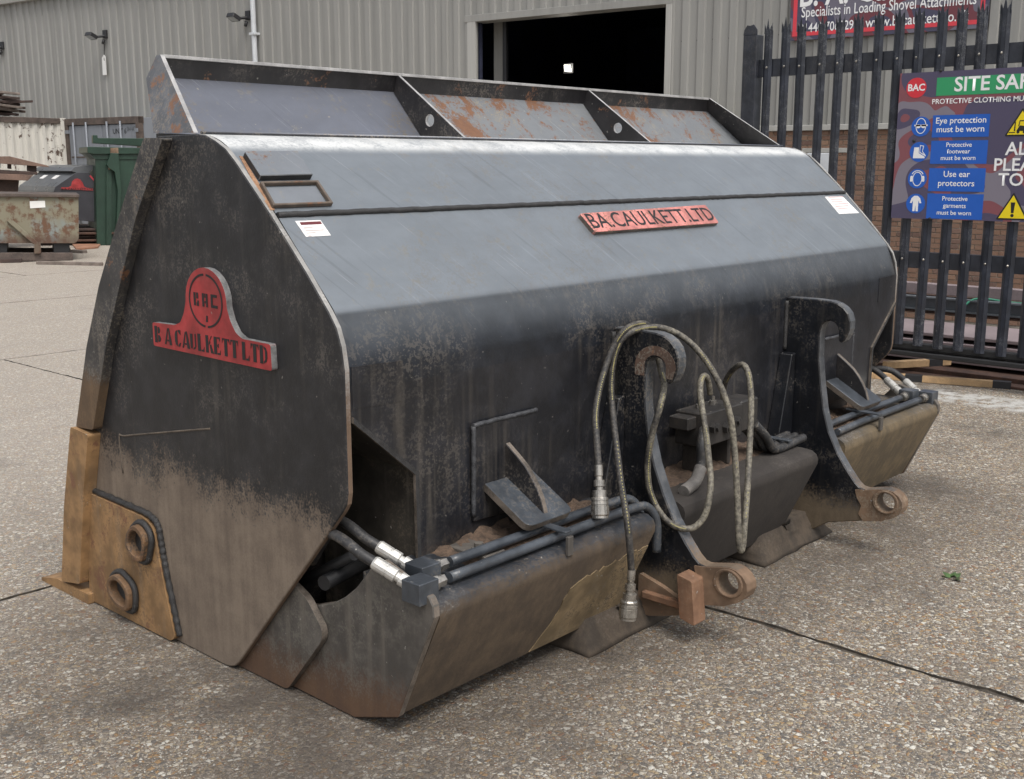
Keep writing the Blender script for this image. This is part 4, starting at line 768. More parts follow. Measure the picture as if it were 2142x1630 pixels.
def wtext(s, px, py, size, width=None, mat='wht', bold=0.0, name='lettering'):
    u, z = onw(px, py); return text(name, s, (wp(u, z, 0.089), BU, UP, BN), size, mat, sg, width=width, bold=bold)
wtext('B. A. Caulkett', 1678, 15, 0.50, width=2.25, bold=0.02); wtext('Specialists in Loading Shovel Attachments', 1681, 38, 0.215, width=onw(2046, 4)[0] - onw(1681, 38)[0], bold=0.006)
wtext('01440 706829', 1676, 70, 0.19, width=onw(1789, 62)[0] - onw(1676, 70)[0], bold=0.006); wtext('www.bacaulkett.co.uk', 1814, 59, 0.205, width=onw(2030, 45)[0] - onw(1814, 59)[0], bold=0.006)

# ------------------------------------------------------------------ palisade gate with the safety board
M['pale'] = paint('dark_blue_grey_pale', base=(0.013, 0.0155, 0.023), grit=0.22, rough=0.36, streak=0.06, gritcol=(0.34, 0.34, 0.33))
M['rail'] = paint('dark_gate_rail', base=(0.014, 0.016, 0.022), grit=0.12, rough=0.4, streak=0.06)
GX = 7.651; gate = thing('palisade_gate', (GX, 3.0, 0), 'dark palisade gate of pointed steel pales behind the bucket', 'gate')
def facet(bm, a, b, tops, t=0.003, z0=0.25):
    A, B_ = Vector((a[0], a[1], 0)), Vector((b[0], b[1], 0)); U_ = (B_ - A); L = U_.length; U_.normalize(); Nn = U_.cross(UP)
    add_prism(bm, [[(0, z0), (L, z0), (L, tops[2]), (L / 2, tops[1]), (0, tops[0])]], A, U_, UP, Nn, 0, t)
bm = bmesh.new(); w = 0.034
facet(bm, (0.010, w), (-0.007, 0.013), (2.455, 2.50, 2.47)); facet(bm, (-0.007, 0.013), (-0.007, -0.013), (2.47, 2.545, 2.47)); facet(bm, (-0.007, -0.013), (0.010, -w), (2.47, 2.50, 2.455))
for s in (-1, 1):       # splayed side points
    add_prism(bm, [[(-0.011, 0), (0.011, 0), (0.004, 0.075)]], (0.006, s * 0.026, 2.44), (0.5, s * -0.85, 0), (-0.10, s * 0.16, 1), (-0.85, s * -0.5, 0), 0, 0.003)
pale_me = bpy.data.meshes.new('pale'); bm.to_mesh(pale_me); bm.free(); pale_me.materials.append(M['pale'])
bm = bmesh.new(); bmesh.ops.create_uvsphere(bm, u_segments=8, v_segments=5, radius=0.009)
bolt_me = bpy.data.meshes.new('bolt'); bm.to_mesh(bolt_me); bm.free(); bolt_me.materials.append(M['coup'])
y = 4.356; k = 0
while y > 1.2:
    o = bpy.data.objects.new('pale', pale_me); COL.objects.link(o); o.parent = gate; o.location = (0.0, y - 3.0, random.uniform(-.006, .006)); o.rotation_euler = (random.uniform(-.006, .006), random.uniform(-.004, .004), random.uniform(-.06, .06))
    for z in (2.20, 0.852):
        b = bpy.data.objects.new('bolt', bolt_me); COL.objects.link(b); b.parent = o; b.location = (-0.009, random.uniform(-.004, .004), z)
    y -= 0.1415; k += 1
box('gate_post', (GX - 0.03, 4.43, 0.05), (GX + 0.07, 4.545, 2.44), 'rail', gate, 0.004)
prism('post_cap', [(4.43, 2.44), (4.545, 2.44), (4.54, 2.475), (4.515, 2.51), (4.49, 2.505), (4.46, 2.512), (4.432, 2.475)], FX, GX - 0.03, GX - 0.022, 'rail', gate)
for z0, z1 in ((2.135, 2.262), (0.795, 0.905)):
    box('gate_rail', (GX + 0.012, 1.0, z0), (GX + 0.02, 4.43, z1), 'rail', gate, 0.002); box('rail_flange', (GX + 0.02, 1.0, z1 - 0.008), (GX + 0.075, 4.43, z1), 'rail', gate, 0.002)
box('bottom_rail', (GX + 0.02, 1.0, 0.222), (GX + 0.10, 4.43, 0.268), 'black', gate, 0.006); box('track_beam', (GX - 0.01, 0.8, 0.178), (GX + 0.14, 4.6, 0.212), 'black', gate, 0.006)
for yy in (0.95, 4.5): box('wheel_box', (GX + 0.02, yy, 0.0), (GX + 0.12, yy + 0.12, 0.18), 'black', gate, 0.01)
# safety board
SX = GX - 0.03; sb = thing('safety_board', (SX, 3.0, 1.1), 'purple and maroon site safety board with blue panels bolted to the gate', 'sign')
FS = (Vector((SX, 0, 0)), (0, -1, 0), (0, 0, 1), (-1, 0, 0))
def sp(px, py): p = onx(px, py, SX); return (-p.y, p.z)
l, t_ = sp(1884, 154); l2, b_ = sp(1863, 456); l = (l + l2) / 2; rgt = l + 1.5
prism('board', [(l, b_), (rgt, b_), (rgt, t_), (l, t_)], FS, -0.004, 0.0, 'camo2', sb)
M['sgreen'] = plain('green_print', (0.03, 0.30, 0.12), 0.45, 0, 0.04, 4, 0); M['sblue'] = plain('blue_print', (0.012, 0.10, 0.46), 0.45, 0, 0.04, 4, 0); M['syel'] = plain('yellow_print', (0.80, 0.62, 0.01), 0.45, 0, 0.04, 4, 0); M['sred'] = plain('red_print', (0.62, 0.03, 0.045), 0.45, 0, 0.04, 4, 0)
def q4(name, pts, mat, z, par=None): return prism(name, pts, FS, z, z + 0.0006, mat, par or sb)
def rect(px0, py0, px1, py1):
    a, b = sp(px0, py0), sp(px1, py1); return [(a[0], b[1]), (b[0], b[1]), (b[0], a[1]), (a[0], a[1])]
gp_a, gp_b = sp(1958, 201), sp(1961, 163)
q4('heading_panel', [(gp_a[0], gp_a[1]), (rgt - 0.12, gp_a[1]), (rgt - 0.12, gp_b[1]), (gp_a[0], gp_b[1])], 'sgreen', 0.001)
def st(s, px, py, h, width=None, align='LEFT', mat='wht', bold=0.012):
    u, z = sp(px, py); return text('lettering', s, (Vector((SX - 0.0022, -u, z)), (0, -1, 0), (0, 0, 1), (-1, 0, 0)), h, mat, sb, align, width, bold)
st('SITE SAFETY', 1996, 191, 0.128, bold=0.018); st('PROTECTIVE CLOTHING MUST BE WORN', 1950, 218, 0.046, width=0.86)
lc = sp(1917, 184); q4('round_badge', ell(lc[0], lc[1], 0.069, 0.066, 32), 'sred', 0.001); st('BAC', 1917, 190, 0.062, None, 'CENTER', bold=0.025)
rows = [((1926, 265), (1952, 240, 2070, 287), ('Eye protection', 'must be worn'), 0.056), ((1922, 318), (1950, 294, 2066, 343), ('Protective', 'footwear', 'must be worn'), 0.041),
        ((1920, 374), (1948, 352, 2061, 401), ('Use ear', 'protectors'), 0.056), ((1917, 426), (1946, 406, 2057, 459), ('Protective', 'garments', 'must be worn'), 0.041)]
u0p = sp(1951, 260)[0]; u1p = sp(2066, 310)[0]; ucirc = sp(1922, 330)[0]
icons = []
for (c, r_, lines, h) in rows:
    zc = sp(*c)[1]; z1, z0 = sp(2010, r_[1])[1], sp(2010, r_[3])[1]
    q4('instruction_panel', [(u0p, z0), (u1p, z0), (u1p, z1), (u0p, z1)], 'sblue', 0.001); q4('icon_disc', ell(ucirc, zc, 0.066, 0.066, 28), 'sblue', 0.001); icons.append(zc)
    n = len(lines); sp_ = (z1 - z0) / (n + 0.55)
    for i, s in enumerate(lines):
        text('lettering', s, (Vector((SX - 0.0022, -(u0p + u1p) / 2, z1 - (i + 1) * sp_ + h * 0.05)), (0, -1, 0), (0, 0, 1), (-1, 0, 0)), h, 'wht', sb, 'CENTER', None, 0.010)
def icon(shapes, zc):
    bm = bmesh.new()
    for lp in shapes: add_prism(bm, [[(ucirc + a, zc + b) for a, b in l_] for l_ in (lp if isinstance(lp[0][0], tuple) else [lp])], *FS, 0.0018, 0.0022)
    return link('pictogram', bm, 'wht', sb)
icon([[ell(0, 0.004, 0.036, 0.052, 24), ell(0, 0.004, 0.031, 0.047, 24)], [(-0.046, 0.012), (0.046, 0.012), (0.044, 0.002), (-0.044, 0.002)], ell(-0.018, 0.002, 0.017, 0.013, 12), ell(0.018, 0.002, 0.017, 0.013, 12)], icons[0])
icon([[(-0.035, 0.030), (-0.002, 0.030), (-0.002, -0.008), (0.040, -0.032), (0.040, -0.042), (-0.040, -0.042), (-0.040, -0.03)], [[(0.004, 0.045), (0.032, 0.040), (0.024, 0.005), (0.046, -0.022), (0.046, -0.03), (0.002, -0.004)], [(0.008, 0.040), (0.026, 0.036), (0.020, 0.003), (0.036, -0.018), (0.006, 0.0)]]], icons[1])
icon([[ell(0, -0.002, 0.034, 0.048, 24), ell(0, -0.002, 0.029, 0.043, 24)], rnd([(-0.05, -0.02), (-0.034, -0.02), (-0.032, 0.02), (-0.048, 0.018)], 0.006, 2), rnd([(0.05, -0.02), (0.034, -0.02), (0.032, 0.02), (0.048, 0.018)], 0.006, 2), ell(0, 0.008, 0.046, 0.048, 14, 0.5, math.pi - 0.5) + ell(0, 0.008, 0.040, 0.043, 14, 0.5, math.pi - 0.5)[::-1]], icons[2])
icon([[(-0.012, 0.052), (0.012, 0.052), (0.030, 0.036), (0.040, 0.004), (0.028, 0.002), (0.019, 0.022), (0.019, -0.052), (0.004, -0.052), (0.0, -0.01), (-0.004, -0.052), (-0.019, -0.052), (-0.019, 0.022), (-0.028, 0.002), (-0.040, 0.004), (-0.030, 0.036)]], icons[3])
st('ALL', 2102, 324, 0.115, bold=0.016); st('PLEASE', 2079, 357, 0.112, bold=0.016); st('TO THE', 2087, 388, 0.112, bold=0.016)
for c, kind in (((2137, 264), 'truck'), ((2118, 440), 'bang')):
    cu_, cz_ = sp(*c); o = q4('warning_triangle', rnd([(cu_ - 0.102, cz_ - 0.062), (cu_ + 0.102, cz_ - 0.062), (cu_, cz_ + 0.115)], 0.012, 3), 'black', 0.0008); q4('triangle_field', [(cu_ - 0.085, cz_ - 0.052), (cu_ + 0.085, cz_ - 0.052), (cu_, cz_ + 0.095)], 'syel', 0.0016, o)
    bm = bmesh.new()
    shp = [[(-0.008, -0.018), (0.008, -0.018), (0.014, 0.05), (-0.014, 0.05)], ell(0, -0.034, 0.011, 0.011, 10)] if kind == 'bang' else [[(-0.03, -0.03), (0.03, -0.03), (0.03, 0.0), (-0.01, 0.005)], [(-0.02, 0.0), (-0.014, 0.0), (-0.008, 0.035), (-0.014, 0.035)], [(-0.012, 0.03), (0.02, 0.03), (0.02, 0.037), (-0.012, 0.037)], [(-0.045, -0.03), (-0.036, -0.03), (-0.036, 0.03), (-0.042, 0.03)], [(-0.075, -0.042), (-0.036, -0.042), (-0.036, -0.036), (-0.075, -0.036)], ell(-0.018, -0.036, 0.01, 0.01, 10), ell(0.02, -0.036, 0.01, 0.01, 10)]
    for s in shp: add_prism(bm, [[(cu_ + a, cz_ + b) for a, b in s]], *FS, 0.0024, 0.0028)
    link('symbol', bm, 'black', o)
for px, py in ((1968, 148), (1912, 295), (1945, 458)): u, z = sp(px, py); turned('fixing_bolt', (SX - 0.0003, -u, z), (SX - 0.008, -u, z), [(0, .011), (.6, .010), (1, .004)], 'black', sb, 10)

# ------------------------------------------------------------------ stock behind and below the gate
M['timber'] = plain('sawn_timber', (0.47, 0.31, 0.165), 0.75, 0, 0.25, 12, 0.2); M['bandblk'] = plain('black_paint_band', (0.02, 0.02, 0.022), 0.6, 0, 0.2)
M['rustpl'] = plain('rusty_brown_plate', (0.075, 0.04, 0.028), 0.85, 0, 0.5, 9, 0.4); M['plate'] = plain('mill_scale_plate', (0.23, 0.185, 0.19), 0.55, 0, 0.2, 4, 0.1); M['beamst'] = plain('grey_steel_beam', (0.075, 0.085, 0.095), 0.5, 0, 0.25, 8)
def batten(p, q, w, h, label, bands):
    p, q = Vector(p), Vector(q); d = (q - p); L = d.length; d.normalize(); s = d.cross(UP).normalized(); n = s.cross(d)
    t = thing('timber_batten', p.lerp(q, 0.5), label, 'batten'); fbox('plank', (p, d, s, n), (0, -w / 2, 0), (L, w / 2, h), 'timber', t, 0.003)
    for b in bands: fbox('black_band', (p, d, s, n), (b, -w / 2 - 0.002, -0.0), (b + 0.115, w / 2 + 0.002, h + 0.002), 'bandblk', t, 0)
a, b = onz(1838, 792), onz(2099, 812); batten((a - (b - a).normalized() * 0.9), b, 0.06, 0.045, 'long sawn batten with black bands on the concrete in front of the gate', (1.08, 1.65))
sh = box('rusty_sheet', (7.83, 0.9, 0.004), (8.55, 4.4, 0.018), 'rustpl', None, 0.002); tag(sh, 'rust-brown steel sheet lying on the ground under the gate', 'steel sheet')
bar_ = box('flat_bar', (7.96, 1.4, 0.019), (8.06, 3.9, 0.05), 'rustpl', None, 0.003); tag(bar_, 'brown flat bar lying on the rusty sheet behind the long batten', 'steel bar')
a, b = onz(1850, 771, 0.05), onz(1985, 763, 0.05); batten(a, b, 0.055, 0.05, 'short sawn batten with one black band lying behind the long one', (0.36,))
for k in range(4):
    o = box('steel_plate', (8.30 + 0.04 * k, 0.4 + 0.1 * k, 0.05 + k * 0.055), (9.25 - 0.05 * k, 4.3 - 0.17 * k, 0.075 + k * 0.055), 'plate', None, 0.003)
    tag(o, ['lowest steel plate of the stack behind the gate', 'second steel plate from the bottom of the stack behind the gate', 'third steel plate from the bottom of the stack behind the gate', 'topmost mauve-grey steel plate of the stack behind the gate'][k], 'steel plate', 'steel plates stacked behind the gate')
for k in range(3):
    for yy in (1.2, 3.4):
        pass
def ibeam(p, L, h, w, mat, label, d=(0, 1, 0)):
    d = Vector(d).normalized(); s = d.cross(UP); t = 0.012
    pl = [(-w / 2, 0), (w / 2, 0), (w / 2, t), (t / 2, t), (t / 2, h - t), (w / 2, h - t), (w / 2, h), (-w / 2, h), (-w / 2, h - t), (-t / 2, h - t), (-t / 2, t), (-w / 2, t)]
    return tag(prism('steel_beam', pl, (p, s, UP, d), 0, L, mat), label, 'steel beam')
ibeam((9.33, 0.6, 0.30), 3.9, 0.11, 0.09, 'beamst', 'blue-grey steel beam lying behind the plate stack beyond the gate')
ibeam((9.75, 0.6, 0.22), 4.4, 0.16, 0.12, 'rustpl', 'dark rusty steel beam behind the blue-grey beam beyond the gate')
for x, y0, y1, z, m, lab in ((9.9, 1.2, 2.75, 0.46, 'timber', 'pale timber sleeper seen low between the pales at right'), (9.6, 2.75, 4.2, 0.40, 'plate', 'short pale offcut bar lying between the beams beyond the gate')):
    tag(box('sleeper', (x, y0, z), (x + 0.10, y1, z + 0.09), m, None, 0.004), lab, 'sleeper')
M['greenst'] = plain('green_strap', (0.02, 0.16, 0.10), 0.6, 0, 0.2)
tag(tube('lifting_strap', [(9.2, 3.4, 0.29), (9.32, 3.3, 0.42), (9.45, 3.05, 0.40), (9.5, 2.7, 0.39)], 0.009, 'greenst'), 'green lifting strap lying across the beams beyond the gate', 'strap')
# leaf sprig on the concrete
M['leaf'] = plain('green_leaf', (0.05, 0.10, 0.025), 0.55, 0, 0.4, 30, 0.1)
lp_ = onz(1995, 1212); lf_ = thing('leaf_sprig', lp_, 'small green leaf sprig lying on the concrete', 'leaf')
for k in range(9):
    a = k * 0.75 + random.uniform(-.3, .3); L = random.uniform(0.02, 0.04); d = Vector((math.cos(a), math.sin(a), random.uniform(0.1, 0.6))); s = Vector((-math.sin(a), math.cos(a), random.uniform(-.4, .4))) * 0.011
    c = lp_ + Vector((random.uniform(-.025, .025), random.uniform(-.025, .025), 0.004)); bm = bmesh.new()
    bm.faces.new([bm.verts.new(p) for p in (c, c + d * L * 0.4 + s, c + d * L, c + d * L * 0.4 - s)]); link('leaf', bm, 'leaf', lf_)

# ------------------------------------------------------------------ left background
def vf(px, py, rot=0.0, z=0.0):
    O = onz(px, py, z); O.z = z; n = Vector((CAMP.x - O.x, CAMP.y - O.y, 0)).normalized(); n.rotate(Matrix.Rotation(rot, 3, 'Z')); u = UP.cross(n); O2 = O.copy(); O2.z = 0
    return (O2, u, UP.copy(), n)
def pk(fr, px, py, n=0.0): p = onplane(px, py, fr[0] + fr[3] * n, fr[3]); return ((p - fr[0]).dot(fr[1]), p.z)
def poly(fr, pts, n=0.0): return [pk(fr, *p, n) for p in pts]
# containers
def contw(name, c, rust):
    g = G(name); st_ = g.noise(1.0, 4, 0.65, g.vmul(g.P, (7, 7, 0.5))); n = g.noise(6, 5, 0.7); sm_ = g.noise(2.0, 3, 0.6)
    col = g.mix(g.sm(st_, 0.45, 0.75), c, tuple(k * 0.78 for k in c)); col = g.mix(g.sm(g.ma('ADD', g.ma('MULTIPLY', n, 0.6), g.ma('MULTIPLY', sm_, 0.4)), 0.60 - rust, 0.63 - rust), col, (0.09, 0.06, 0.045)); return g.end(col, 0.6)
M['contw'] = contw('weathered_white_container', (0.56, 0.54, 0.49), 0.03); M['contg'] = contw('grey_container', (0.20, 0.215, 0.24), -0.03); M['contf'] = plain('rusty_container_frame', (0.085, 0.065, 0.055), 0.8, 0, 0.5, 6)
KD = 27.0; K = Vector((0, 0, 0)) + VD * KD + RT * ((141 - CX) / 2393.0 * KD); CT = H + 93 * KD / 2393.0
cw = thing('shipping_container', K + BN * 3 - BU * 1.2, 'white rust-spotted shipping container, its corrugated long side towards the yard', 'container')
FC = (K, BN, UP, BU)
bm = bmesh.new(); pl = []; s = 0.10
while s < 5.9: pl += [(s, 0), (s + 0.07, 0), (s + 0.10, -0.04), (s + 0.17, -0.04)]; s += 0.2
va = [bm.verts.new(K + BN * a + BU * b + UP * 0.16) for a, b in pl]; vb_ = [bm.verts.new(K + BN * a + BU * b + UP * (CT - 0.10)) for a, b in pl]
for i in range(len(pl) - 1): bm.faces.new((va[i], va[i + 1], vb_[i + 1], vb_[i]))
bmesh.ops.recalc_face_normals(bm, faces=bm.faces[:]); link('corrugated_side', bm, 'contw', cw)
fbox('roof', FC, (0, CT - 0.05, -2.4), (6, CT - 0.02, 0.0), 'contw', cw); fbox('top_rail', FC, (0, CT - 0.12, -0.06), (6, CT, 0.03), 'contf', cw); fbox('bottom_rail', FC, (0, 0.05, -0.06), (6, 0.17, 0.03), 'contf', cw); fbox('corner_post', FC, (-0.02, 0.0, -0.08), (0.12, CT + 0.01, 0.04), 'contw', cw); fbox('inner_body', FC, (0.05, 0.1, -2.4), (5.95, CT - 0.1, -0.1), 'contf', cw)
cg = thing('shipping_container', K + BU * 1.1 - BN, 'grey shipping container showing its locking-bar doors beside the white one', 'container')
FD = (K + BU * 0.05, BU, UP, BN); CWd = 2.78
fbox('body', FD, (0.02, 0.05, -1.5), (CWd - 0.02, CT - 0.03, -0.12), 'contg', cg); fbox('top_frame', FD, (0, CT - 0.16, -0.12), (CWd, CT - 0.01, 0.03), 'contf', cg); fbox('corner_post', FD, (0, 0, -0.1), (0.10, CT - 0.02, 0.035), 'contf', cg); fbox('corner_post', FD, (CWd - 0.10, 0, -0.1), (CWd, CT - 0.02, 0.035), 'contf', cg)
for d0 in (0.11, CWd / 2 + 0.01):
    dr = fbox('door', FD, (d0, 0.12, -0.11), (d0 + CWd / 2 - 0.12, CT - 0.17, 0.0), 'contg', cg, 0.01)
    for z in (0.55, 1.1, 1.65): fbox('door_rib', FD, (d0 + 0.05, z, 0.0), (d0 + CWd / 2 - 0.17, z + 0.03, 0.015), 'contf', dr)
    for s in (0.24, 0.74): tube('lock_bar', [FD[0] + BU * (d0 + s) + BN * 0.04 + UP * 0.1, FD[0] + BU * (d0 + s) + BN * 0.04 + UP * (CT - 0.1)], 0.022, 'contg', dr, 8)
    for z in (0.3, 1.3, CT - 0.35): fbox('hinge', FD, ((d0 - 0.1 if d0 < 1 else d0 + CWd / 2 - 0.13), z, -0.01), ((d0 + 0.02 if d0 < 1 else d0 + CWd / 2 - 0.02), z + 0.08, 0.05), 'contg', dr)
uu, zz = pk(FD, 237, 280); text('lettering', 'UNIT 6', (FD[0] + BU * uu + UP * zz + BN * 0.004, BU, UP, BN), 0.16, 'black', cg, bold=0.01); uu, zz = pk(FD, 266, 275); text('lettering', '064 443', (FD[0] + BU * uu + UP * zz + BN * 0.004, BU, UP, BN), 0.15, 'beamst', cg, width=0.3)
# heap on the container roof
M['oldwood'] = plain('weathered_dark_wood', (0.055, 0.036, 0.03), 0.85, 0, 0.5, 8, 0.3); M['oldwood2'] = plain('pale_weathered_wood', (0.17, 0.14, 0.12), 0.85, 0, 0.4, 8, 0.3)
for k in range(26):
    z = CT + 0.04 + (k // 4) * 0.075; b0 = K + BN * random.uniform(0.65, 1.3) - BU * random.uniform(0.1, 0.7) + UP * (z); d = (BN * random.uniform(0.6, 1) + BU * random.uniform(-.55, .4) + UP * random.uniform(-.06, .10)).normalized(); s_ = d.cross(UP).normalized()
    fo_ = fbox('scrap_board', (b0, d, s_, s_.cross(d)), (0, -0.07, 0), (random.uniform(0.9, 1.9), 0.07, 0.05), 'oldwood' if k % 5 else 'oldwood2', None, 0.004)
    tag(fo_, 'weathered board in the loose heap on the white container roof', 'board', 'boards heaped on the container roof')
# dark new bucket with red badge
fr = vf(160, 512, R(-14), 0.0); nb = thing('loader_bucket', fr[0], 'smaller dark grey new bucket with a red badge standing in the left background', 'loader bucket')
M['newb'] = plain('new_dark_grey_paint', (0.045, 0.045, 0.052), 0.4, 0, 0.12, 3, 0.05); M['newt'] = plain('new_grey_top', (0.10, 0.105, 0.11), 0.35, 0, 0.12, 3, 0.05)
ex = fr[3] * -1.7 - fr[1] * 1.15; pp = poly(fr, [(113, 456), (113, 401), (117, 391), (161, 361), (187, 362), (206, 388), (206, 460), (197, 464)])
prism('body', pp, (fr[0], fr[1], UP, ex), 0, 1, 'newt', nb, 0.0); sd_ = prism('side_plate', pp, (fr[0], fr[1], UP, fr[3]), 0.002, 0.03, 'newb', nb, 0.004)
prism('mouth_plate', poly(fr, [(150, 358), (158, 350), (196, 345), (200, 350), (187, 362), (161, 361)]), (fr[0], fr[1], UP, ex), 0.02, 1, 'newt', nb)
bd_ = prism('badge', poly(fr, [(128, 396), (129, 392), (143, 392), (149, 389), (151, 380), (156, 375), (162, 373.5), (168, 376), (173, 382), (176, 390), (181, 393), (195, 394), (195, 399)], 0.03), (fr[0], fr[1], UP, fr[3]), 0.031, 0.045, 'red', nb)
u_, z_ = pk(fr, 129, 397.8, 0.046); text('lettering', 'B A CAULKETT LTD', (fr[0] + fr[1] * u_ + UP * z_ + fr[3] * 0.047, fr[1], UP, fr[3]), 0.052, 'black', nb, width=0.58, bold=0.01)
for a in (0.30, 0.62):
    e0, e1 = Vector(pp[2]), Vector(pp[3]); ud = (fr[1] * (e1 - e0).x + UP * (e1 - e0).y).normalized(); nn_ = ud.cross(ex).normalized(); nn_ = nn_ if nn_.z > 0 else -nn_
    base = fr[0] + fr[1] * e0.x + UP * e0.y + ex * a + ud * 0.25; prism('sticker', [(0, 0), (0.12, 0), (0.12, 0.22), (0, 0.22)], (base, ud, ex.normalized(), nn_), 0.002, 0.006, 'white', nb)
prism('chevron_label', poly(fr, [(187, 368), (190, 367), (204, 384), (204, 389)], 0.03), (fr[0], fr[1], UP, fr[3]), 0.031, 0.036, 'redl', nb)
for k in range(5):
    o = fbox('plate_offcut', (fr[0] + fr[1] * 0.1, fr[1], fr[3], UP), (-0.8 + 0.1 * k, -1.6, 0.01 + 0.065 * k), (0.75 - 0.05 * (k % 3), 0.15 + 0.1 * (k % 2), 0.05 + 0.065 * k), 'rustpl' if k % 2 else 'oldwood', None, 0.004)
    tag(o, 'rusty plate offcut, %s in the low pile beneath the new bucket' % ('lowest', 'second from the ground', 'middle one', 'second from the top', 'topmost')[k], 'steel plate', 'plate offcuts under the new bucket')
# green tipping bin
fr = vf(235, 513, R(8)); gb = thing('tipping_bin', fr[0], 'dark green steel bin with a flared rim standing by the containers', 'bin')
M['green'] = plain('dark_green_paint', (0.012, 0.036, 0.022), 0.5, 0, 0.25, 2, 0.05); M['greene'] = plain('worn_green_rim', (0.11, 0.115, 0.075), 0.6, 0, 0.3, 8)
prism('body', poly(fr, [(203, 512), (199, 325), (300, 322), (300, 517), (225, 519)]), (fr[0], fr[1], UP, fr[3]), -1.2, 0.0, 'green', gb, 0.01)
prism('rim', poly(fr, [(183, 307), (183, 320), (196, 323), (320, 322), (320, 310)], 0.06), (fr[0], fr[1], UP, fr[3]), -1.2, 0.06, 'green', gb, 0.008, edge='greene'); prism('flare', poly(fr, [(186, 320), (199, 333), (300, 333), (300, 321)], 0.02), (fr[0], fr[1], UP, fr[3]), -1.1, 0.02, 'green', gb)
prism('rear_rim', poly(fr, [(193, 283), (193, 300), (320, 308), (320, 290), (203, 289), (202, 283)], -1.1), (fr[0], fr[1], UP, fr[3]), -1.2, -1.0, 'green', gb, 0.008, edge='greene')
prism('hook_bracket', poly(fr, [(232, 320), (248, 321), (254, 400), (247, 512), (242, 512), (246, 400), (240, 360), (228, 352), (223, 345)], 0.12), (fr[0], fr[1], UP, fr[3]), 0.0, 0.13, 'green', gb, 0.006); prism('bracket_plate', poly(fr, [(222, 345), (228, 330), (233, 330), (233, 512), (222, 512)], 0.02), (fr[0], fr[1], UP, fr[3]), 0.0, 0.05, 'green', gb)
prism('rust_catch', poly(fr, [(231, 310), (247, 309), (248, 323), (231, 322)], 0.08), (fr[0], fr[1], UP, fr[3]), 0.06, 0.09, 'lug', gb); u_, z_ = pk(fr, 236, 351, 0.08); turned('pin', fr[0] + fr[1] * (u_ - 0.08) + UP * z_ + fr[3] * 0.08, fr[0] + fr[1] * (u_ + 0.06) + UP * z_ + fr[3] * 0.08, [(0, .035), (1, .035)], 'lug', gb, 8)
# rusted old skip on runners
fr = vf(82, 547, 0.0); sk = thing('rusted_skip', fr[0], 'rusted skip with peeling pale blue paint and a white patch, standing on runners at left', 'skip')
g = G('peeling_skip_paint'); a = g.noise(5, 6, 0.7); b = g.noise(1.6, 3, 0.5); st_ = g.noise(1.0, 4, 0.6, g.vmul(g.P, (9, 9, 2)))
col = g.mix(g.sm(b, 0.36, 0.48), (0.20, 0.23, 0.22), (0.195, 0.178, 0.125)); col = g.mix(g.sm(g.ma('ADD', g.ma('MULTIPLY', a, 0.7), g.ma('MULTIPLY', st_, 0.3)), 0.47, 0.58), col, g.mix(a, (0.055, 0.03, 0.02), (0.16, 0.08, 0.042))); col = g.mix(g.sm(g.Z, 0.30, 0.48, 0.7, 0), col, (0.08, 0.045, 0.032)); g.bump(a, 0.3, 0.01); M['skip'] = g.end(col, 0.75)
prism('tub', rnd(poly(fr, [(-60, 410), (164, 410), (165, 500), (158, 509), (-60, 509)]), [0, 0, 0.03, 0.03, 0]), (fr[0], fr[1], UP, fr[3]), -1.3, 0.0, 'skip', sk, 0.01); prism('rim', poly(fr, [(-60, 404), (166, 407), (166, 413), (-60, 411)]), (fr[0], fr[1], UP, fr[3]), -1.34, 0.05, 'contf', sk, 0.006)
prism('white_patch', poly(fr, [(62, 421), (94, 420), (95, 434), (63, 436)]), (fr[0], fr[1], UP, fr[3]), 0.001, 0.006, 'white', sk); prism('brace', poly(fr, [(14, 462), (22, 456), (80, 508), (70, 511)]), (fr[0], fr[1], UP, fr[3]), 0.0, 0.06, 'skip', sk, 0.006); prism('pivot', rnd(poly(fr, [(72, 508), (85, 508), (86, 530), (71, 530)]), 0.02), (fr[0], fr[1], UP, fr[3]), -0.05, 0.07, 'skip', sk, 0.008)
for x0, x1 in ((-30, 15), (112, 146)): prism('fork_pocket', poly(fr, [(x0, 509), (x1, 509), (x1, 533), (x0, 533)]), (fr[0], fr[1], UP, fr[3]), -1.2, -0.05, 'black', sk, 0.005)
prism('runner', poly(fr, [(-20, 529), (152, 529), (152, 545), (-20, 547)]), (fr[0], fr[1], UP, fr[3]), -0.16, 0.02, 'contf', sk, 0.006); prism('runner', poly(fr, [(-20, 529), (152, 529), (152, 545), (-20, 547)]), (fr[0], fr[1], UP, fr[3]), -1.2, -1.04, 'contf', sk, 0.006)
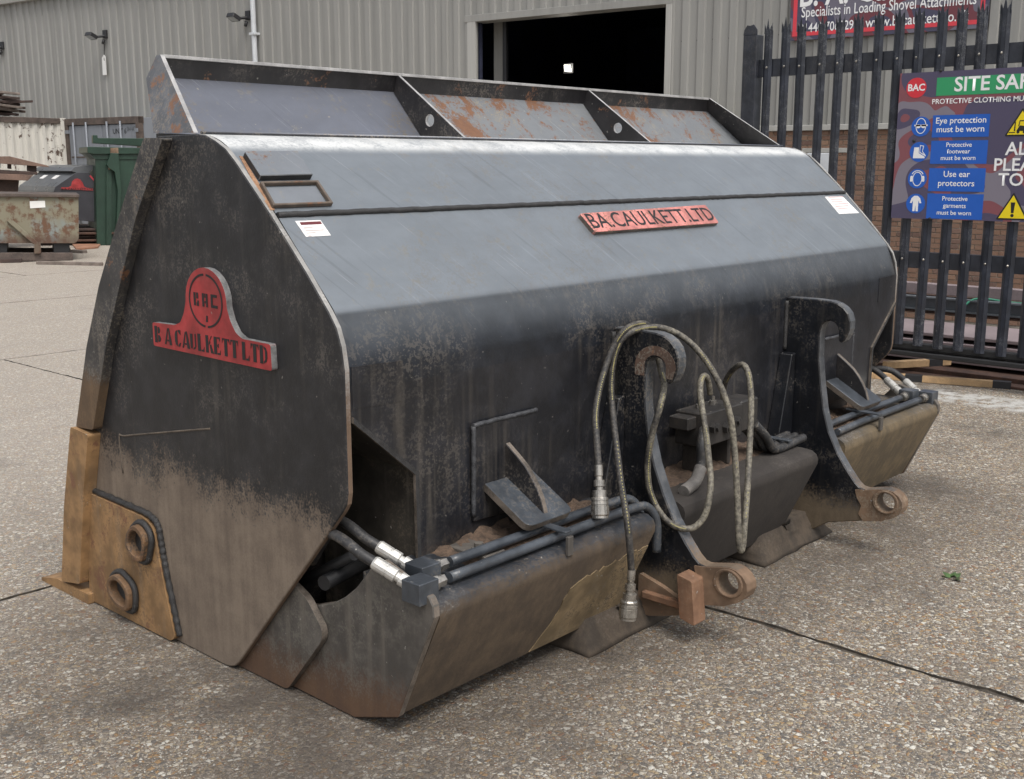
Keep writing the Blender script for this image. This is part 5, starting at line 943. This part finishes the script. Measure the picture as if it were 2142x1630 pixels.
# steel stock stacked beyond the skip
fr = vf(40, 522, 0.0); M['brownpl'] = plain('brown_steel', (0.16, 0.10, 0.075), 0.7, 0, 0.35, 4, 0.1)
for pts, d0, d1, m, nm, lab, cat in (([(-60, 328), (20, 327), (98, 346), (104, 350), (-60, 338)], -0.9, 0.0, 'brownpl', 'steel_plate', 'thin brown steel plate on top of the stock at far left', 'steel plate'),
                                    ([(-60, 338), (0, 338), (0, 352), (-60, 352)], -0.8, -0.1, 'oldwood', 'timber_block', 'dark timber block at the frame edge under the thin brown plate', 'block'), ([(57, 342), (77, 345), (77, 360), (57, 358)], -0.8, -0.1, 'oldwood', 'timber_block', 'dark timber block under the right end of the thin brown plate', 'block'), ([(15, 341), (24, 341), (24, 354), (15, 353)], -0.8, -0.1, 'oldwood', 'timber_block', 'narrow dark timber block in the middle under the thin brown plate', 'block'),
                                    ([(-60, 352), (78, 360), (78, 366), (-60, 361)], -0.9, 0.0, 'oldwood', 'timber_bearer', 'long dark bearer timber in the stock at far left', 'timber'), ([(-60, 361), (70, 366), (58, 378), (-60, 374)], -0.9, 0.05, 'brownpl', 'steel_plate', 'wide pale brown steel plate in the stock at far left', 'steel plate'),
                                    ([(-60, 374), (40, 378), (30, 500), (-60, 500)], -0.9, -0.2, 'oldwood', 'timber_crib', 'dark crib of timbers holding up the stock at far left', 'crib')):
    tag(prism(nm, poly(fr, pts), (fr[0], fr[1], UP, fr[3]), d0, d1, m, None, 0.005), lab, cat)
# bits lying on the ground
for (p, q, w, h, m, lab) in (((78, 553), (214, 556), 0.07, 0.05, 'oldwood2', 'long pale board lying on the ground in front of the skip'), ((150, 528), (178, 530), 0.10, 0.05, 'oldwood2', 'short pale board lying behind the skip by the green bin'), ((-40, 551), (46, 549), 0.12, 0.06, 'oldwood', 'dark board lying at the left edge in front of the skip')):
    a, b = onz(*p), onz(*q); d = (b - a); L = d.length; d.normalize(); s = d.cross(UP).normalized(); tag(fbox('board', (a, d, s, UP), (0, -w / 2, 0.0), (L, w / 2, h), m, None, 0.005), lab, 'board')
M['orust'] = plain('orange_rust_sheet', (0.28, 0.14, 0.085), 0.85, 0, 0.35, 5, 0.2)
c = [onz(*p) for p in ((150, 512), (215, 508), (205, 520), (160, 524))]; bm = bmesh.new(); va = [bm.verts.new((p.x, p.y, 0.004)) for p in c]; vb_ = [bm.verts.new((p.x, p.y, 0.03)) for p in c]
bm.faces.new(va); bm.faces.new(vb_)
for i in range(4): bm.faces.new((va[i], va[(i + 1) % 4], vb_[(i + 1) % 4], vb_[i]))
bmesh.ops.recalc_face_normals(bm, faces=bm.faces[:]); tag(link('rusty_sheet', bm, 'orust'), 'orange-rust steel sheet lying on the ground beside the green bin', 'steel sheet')
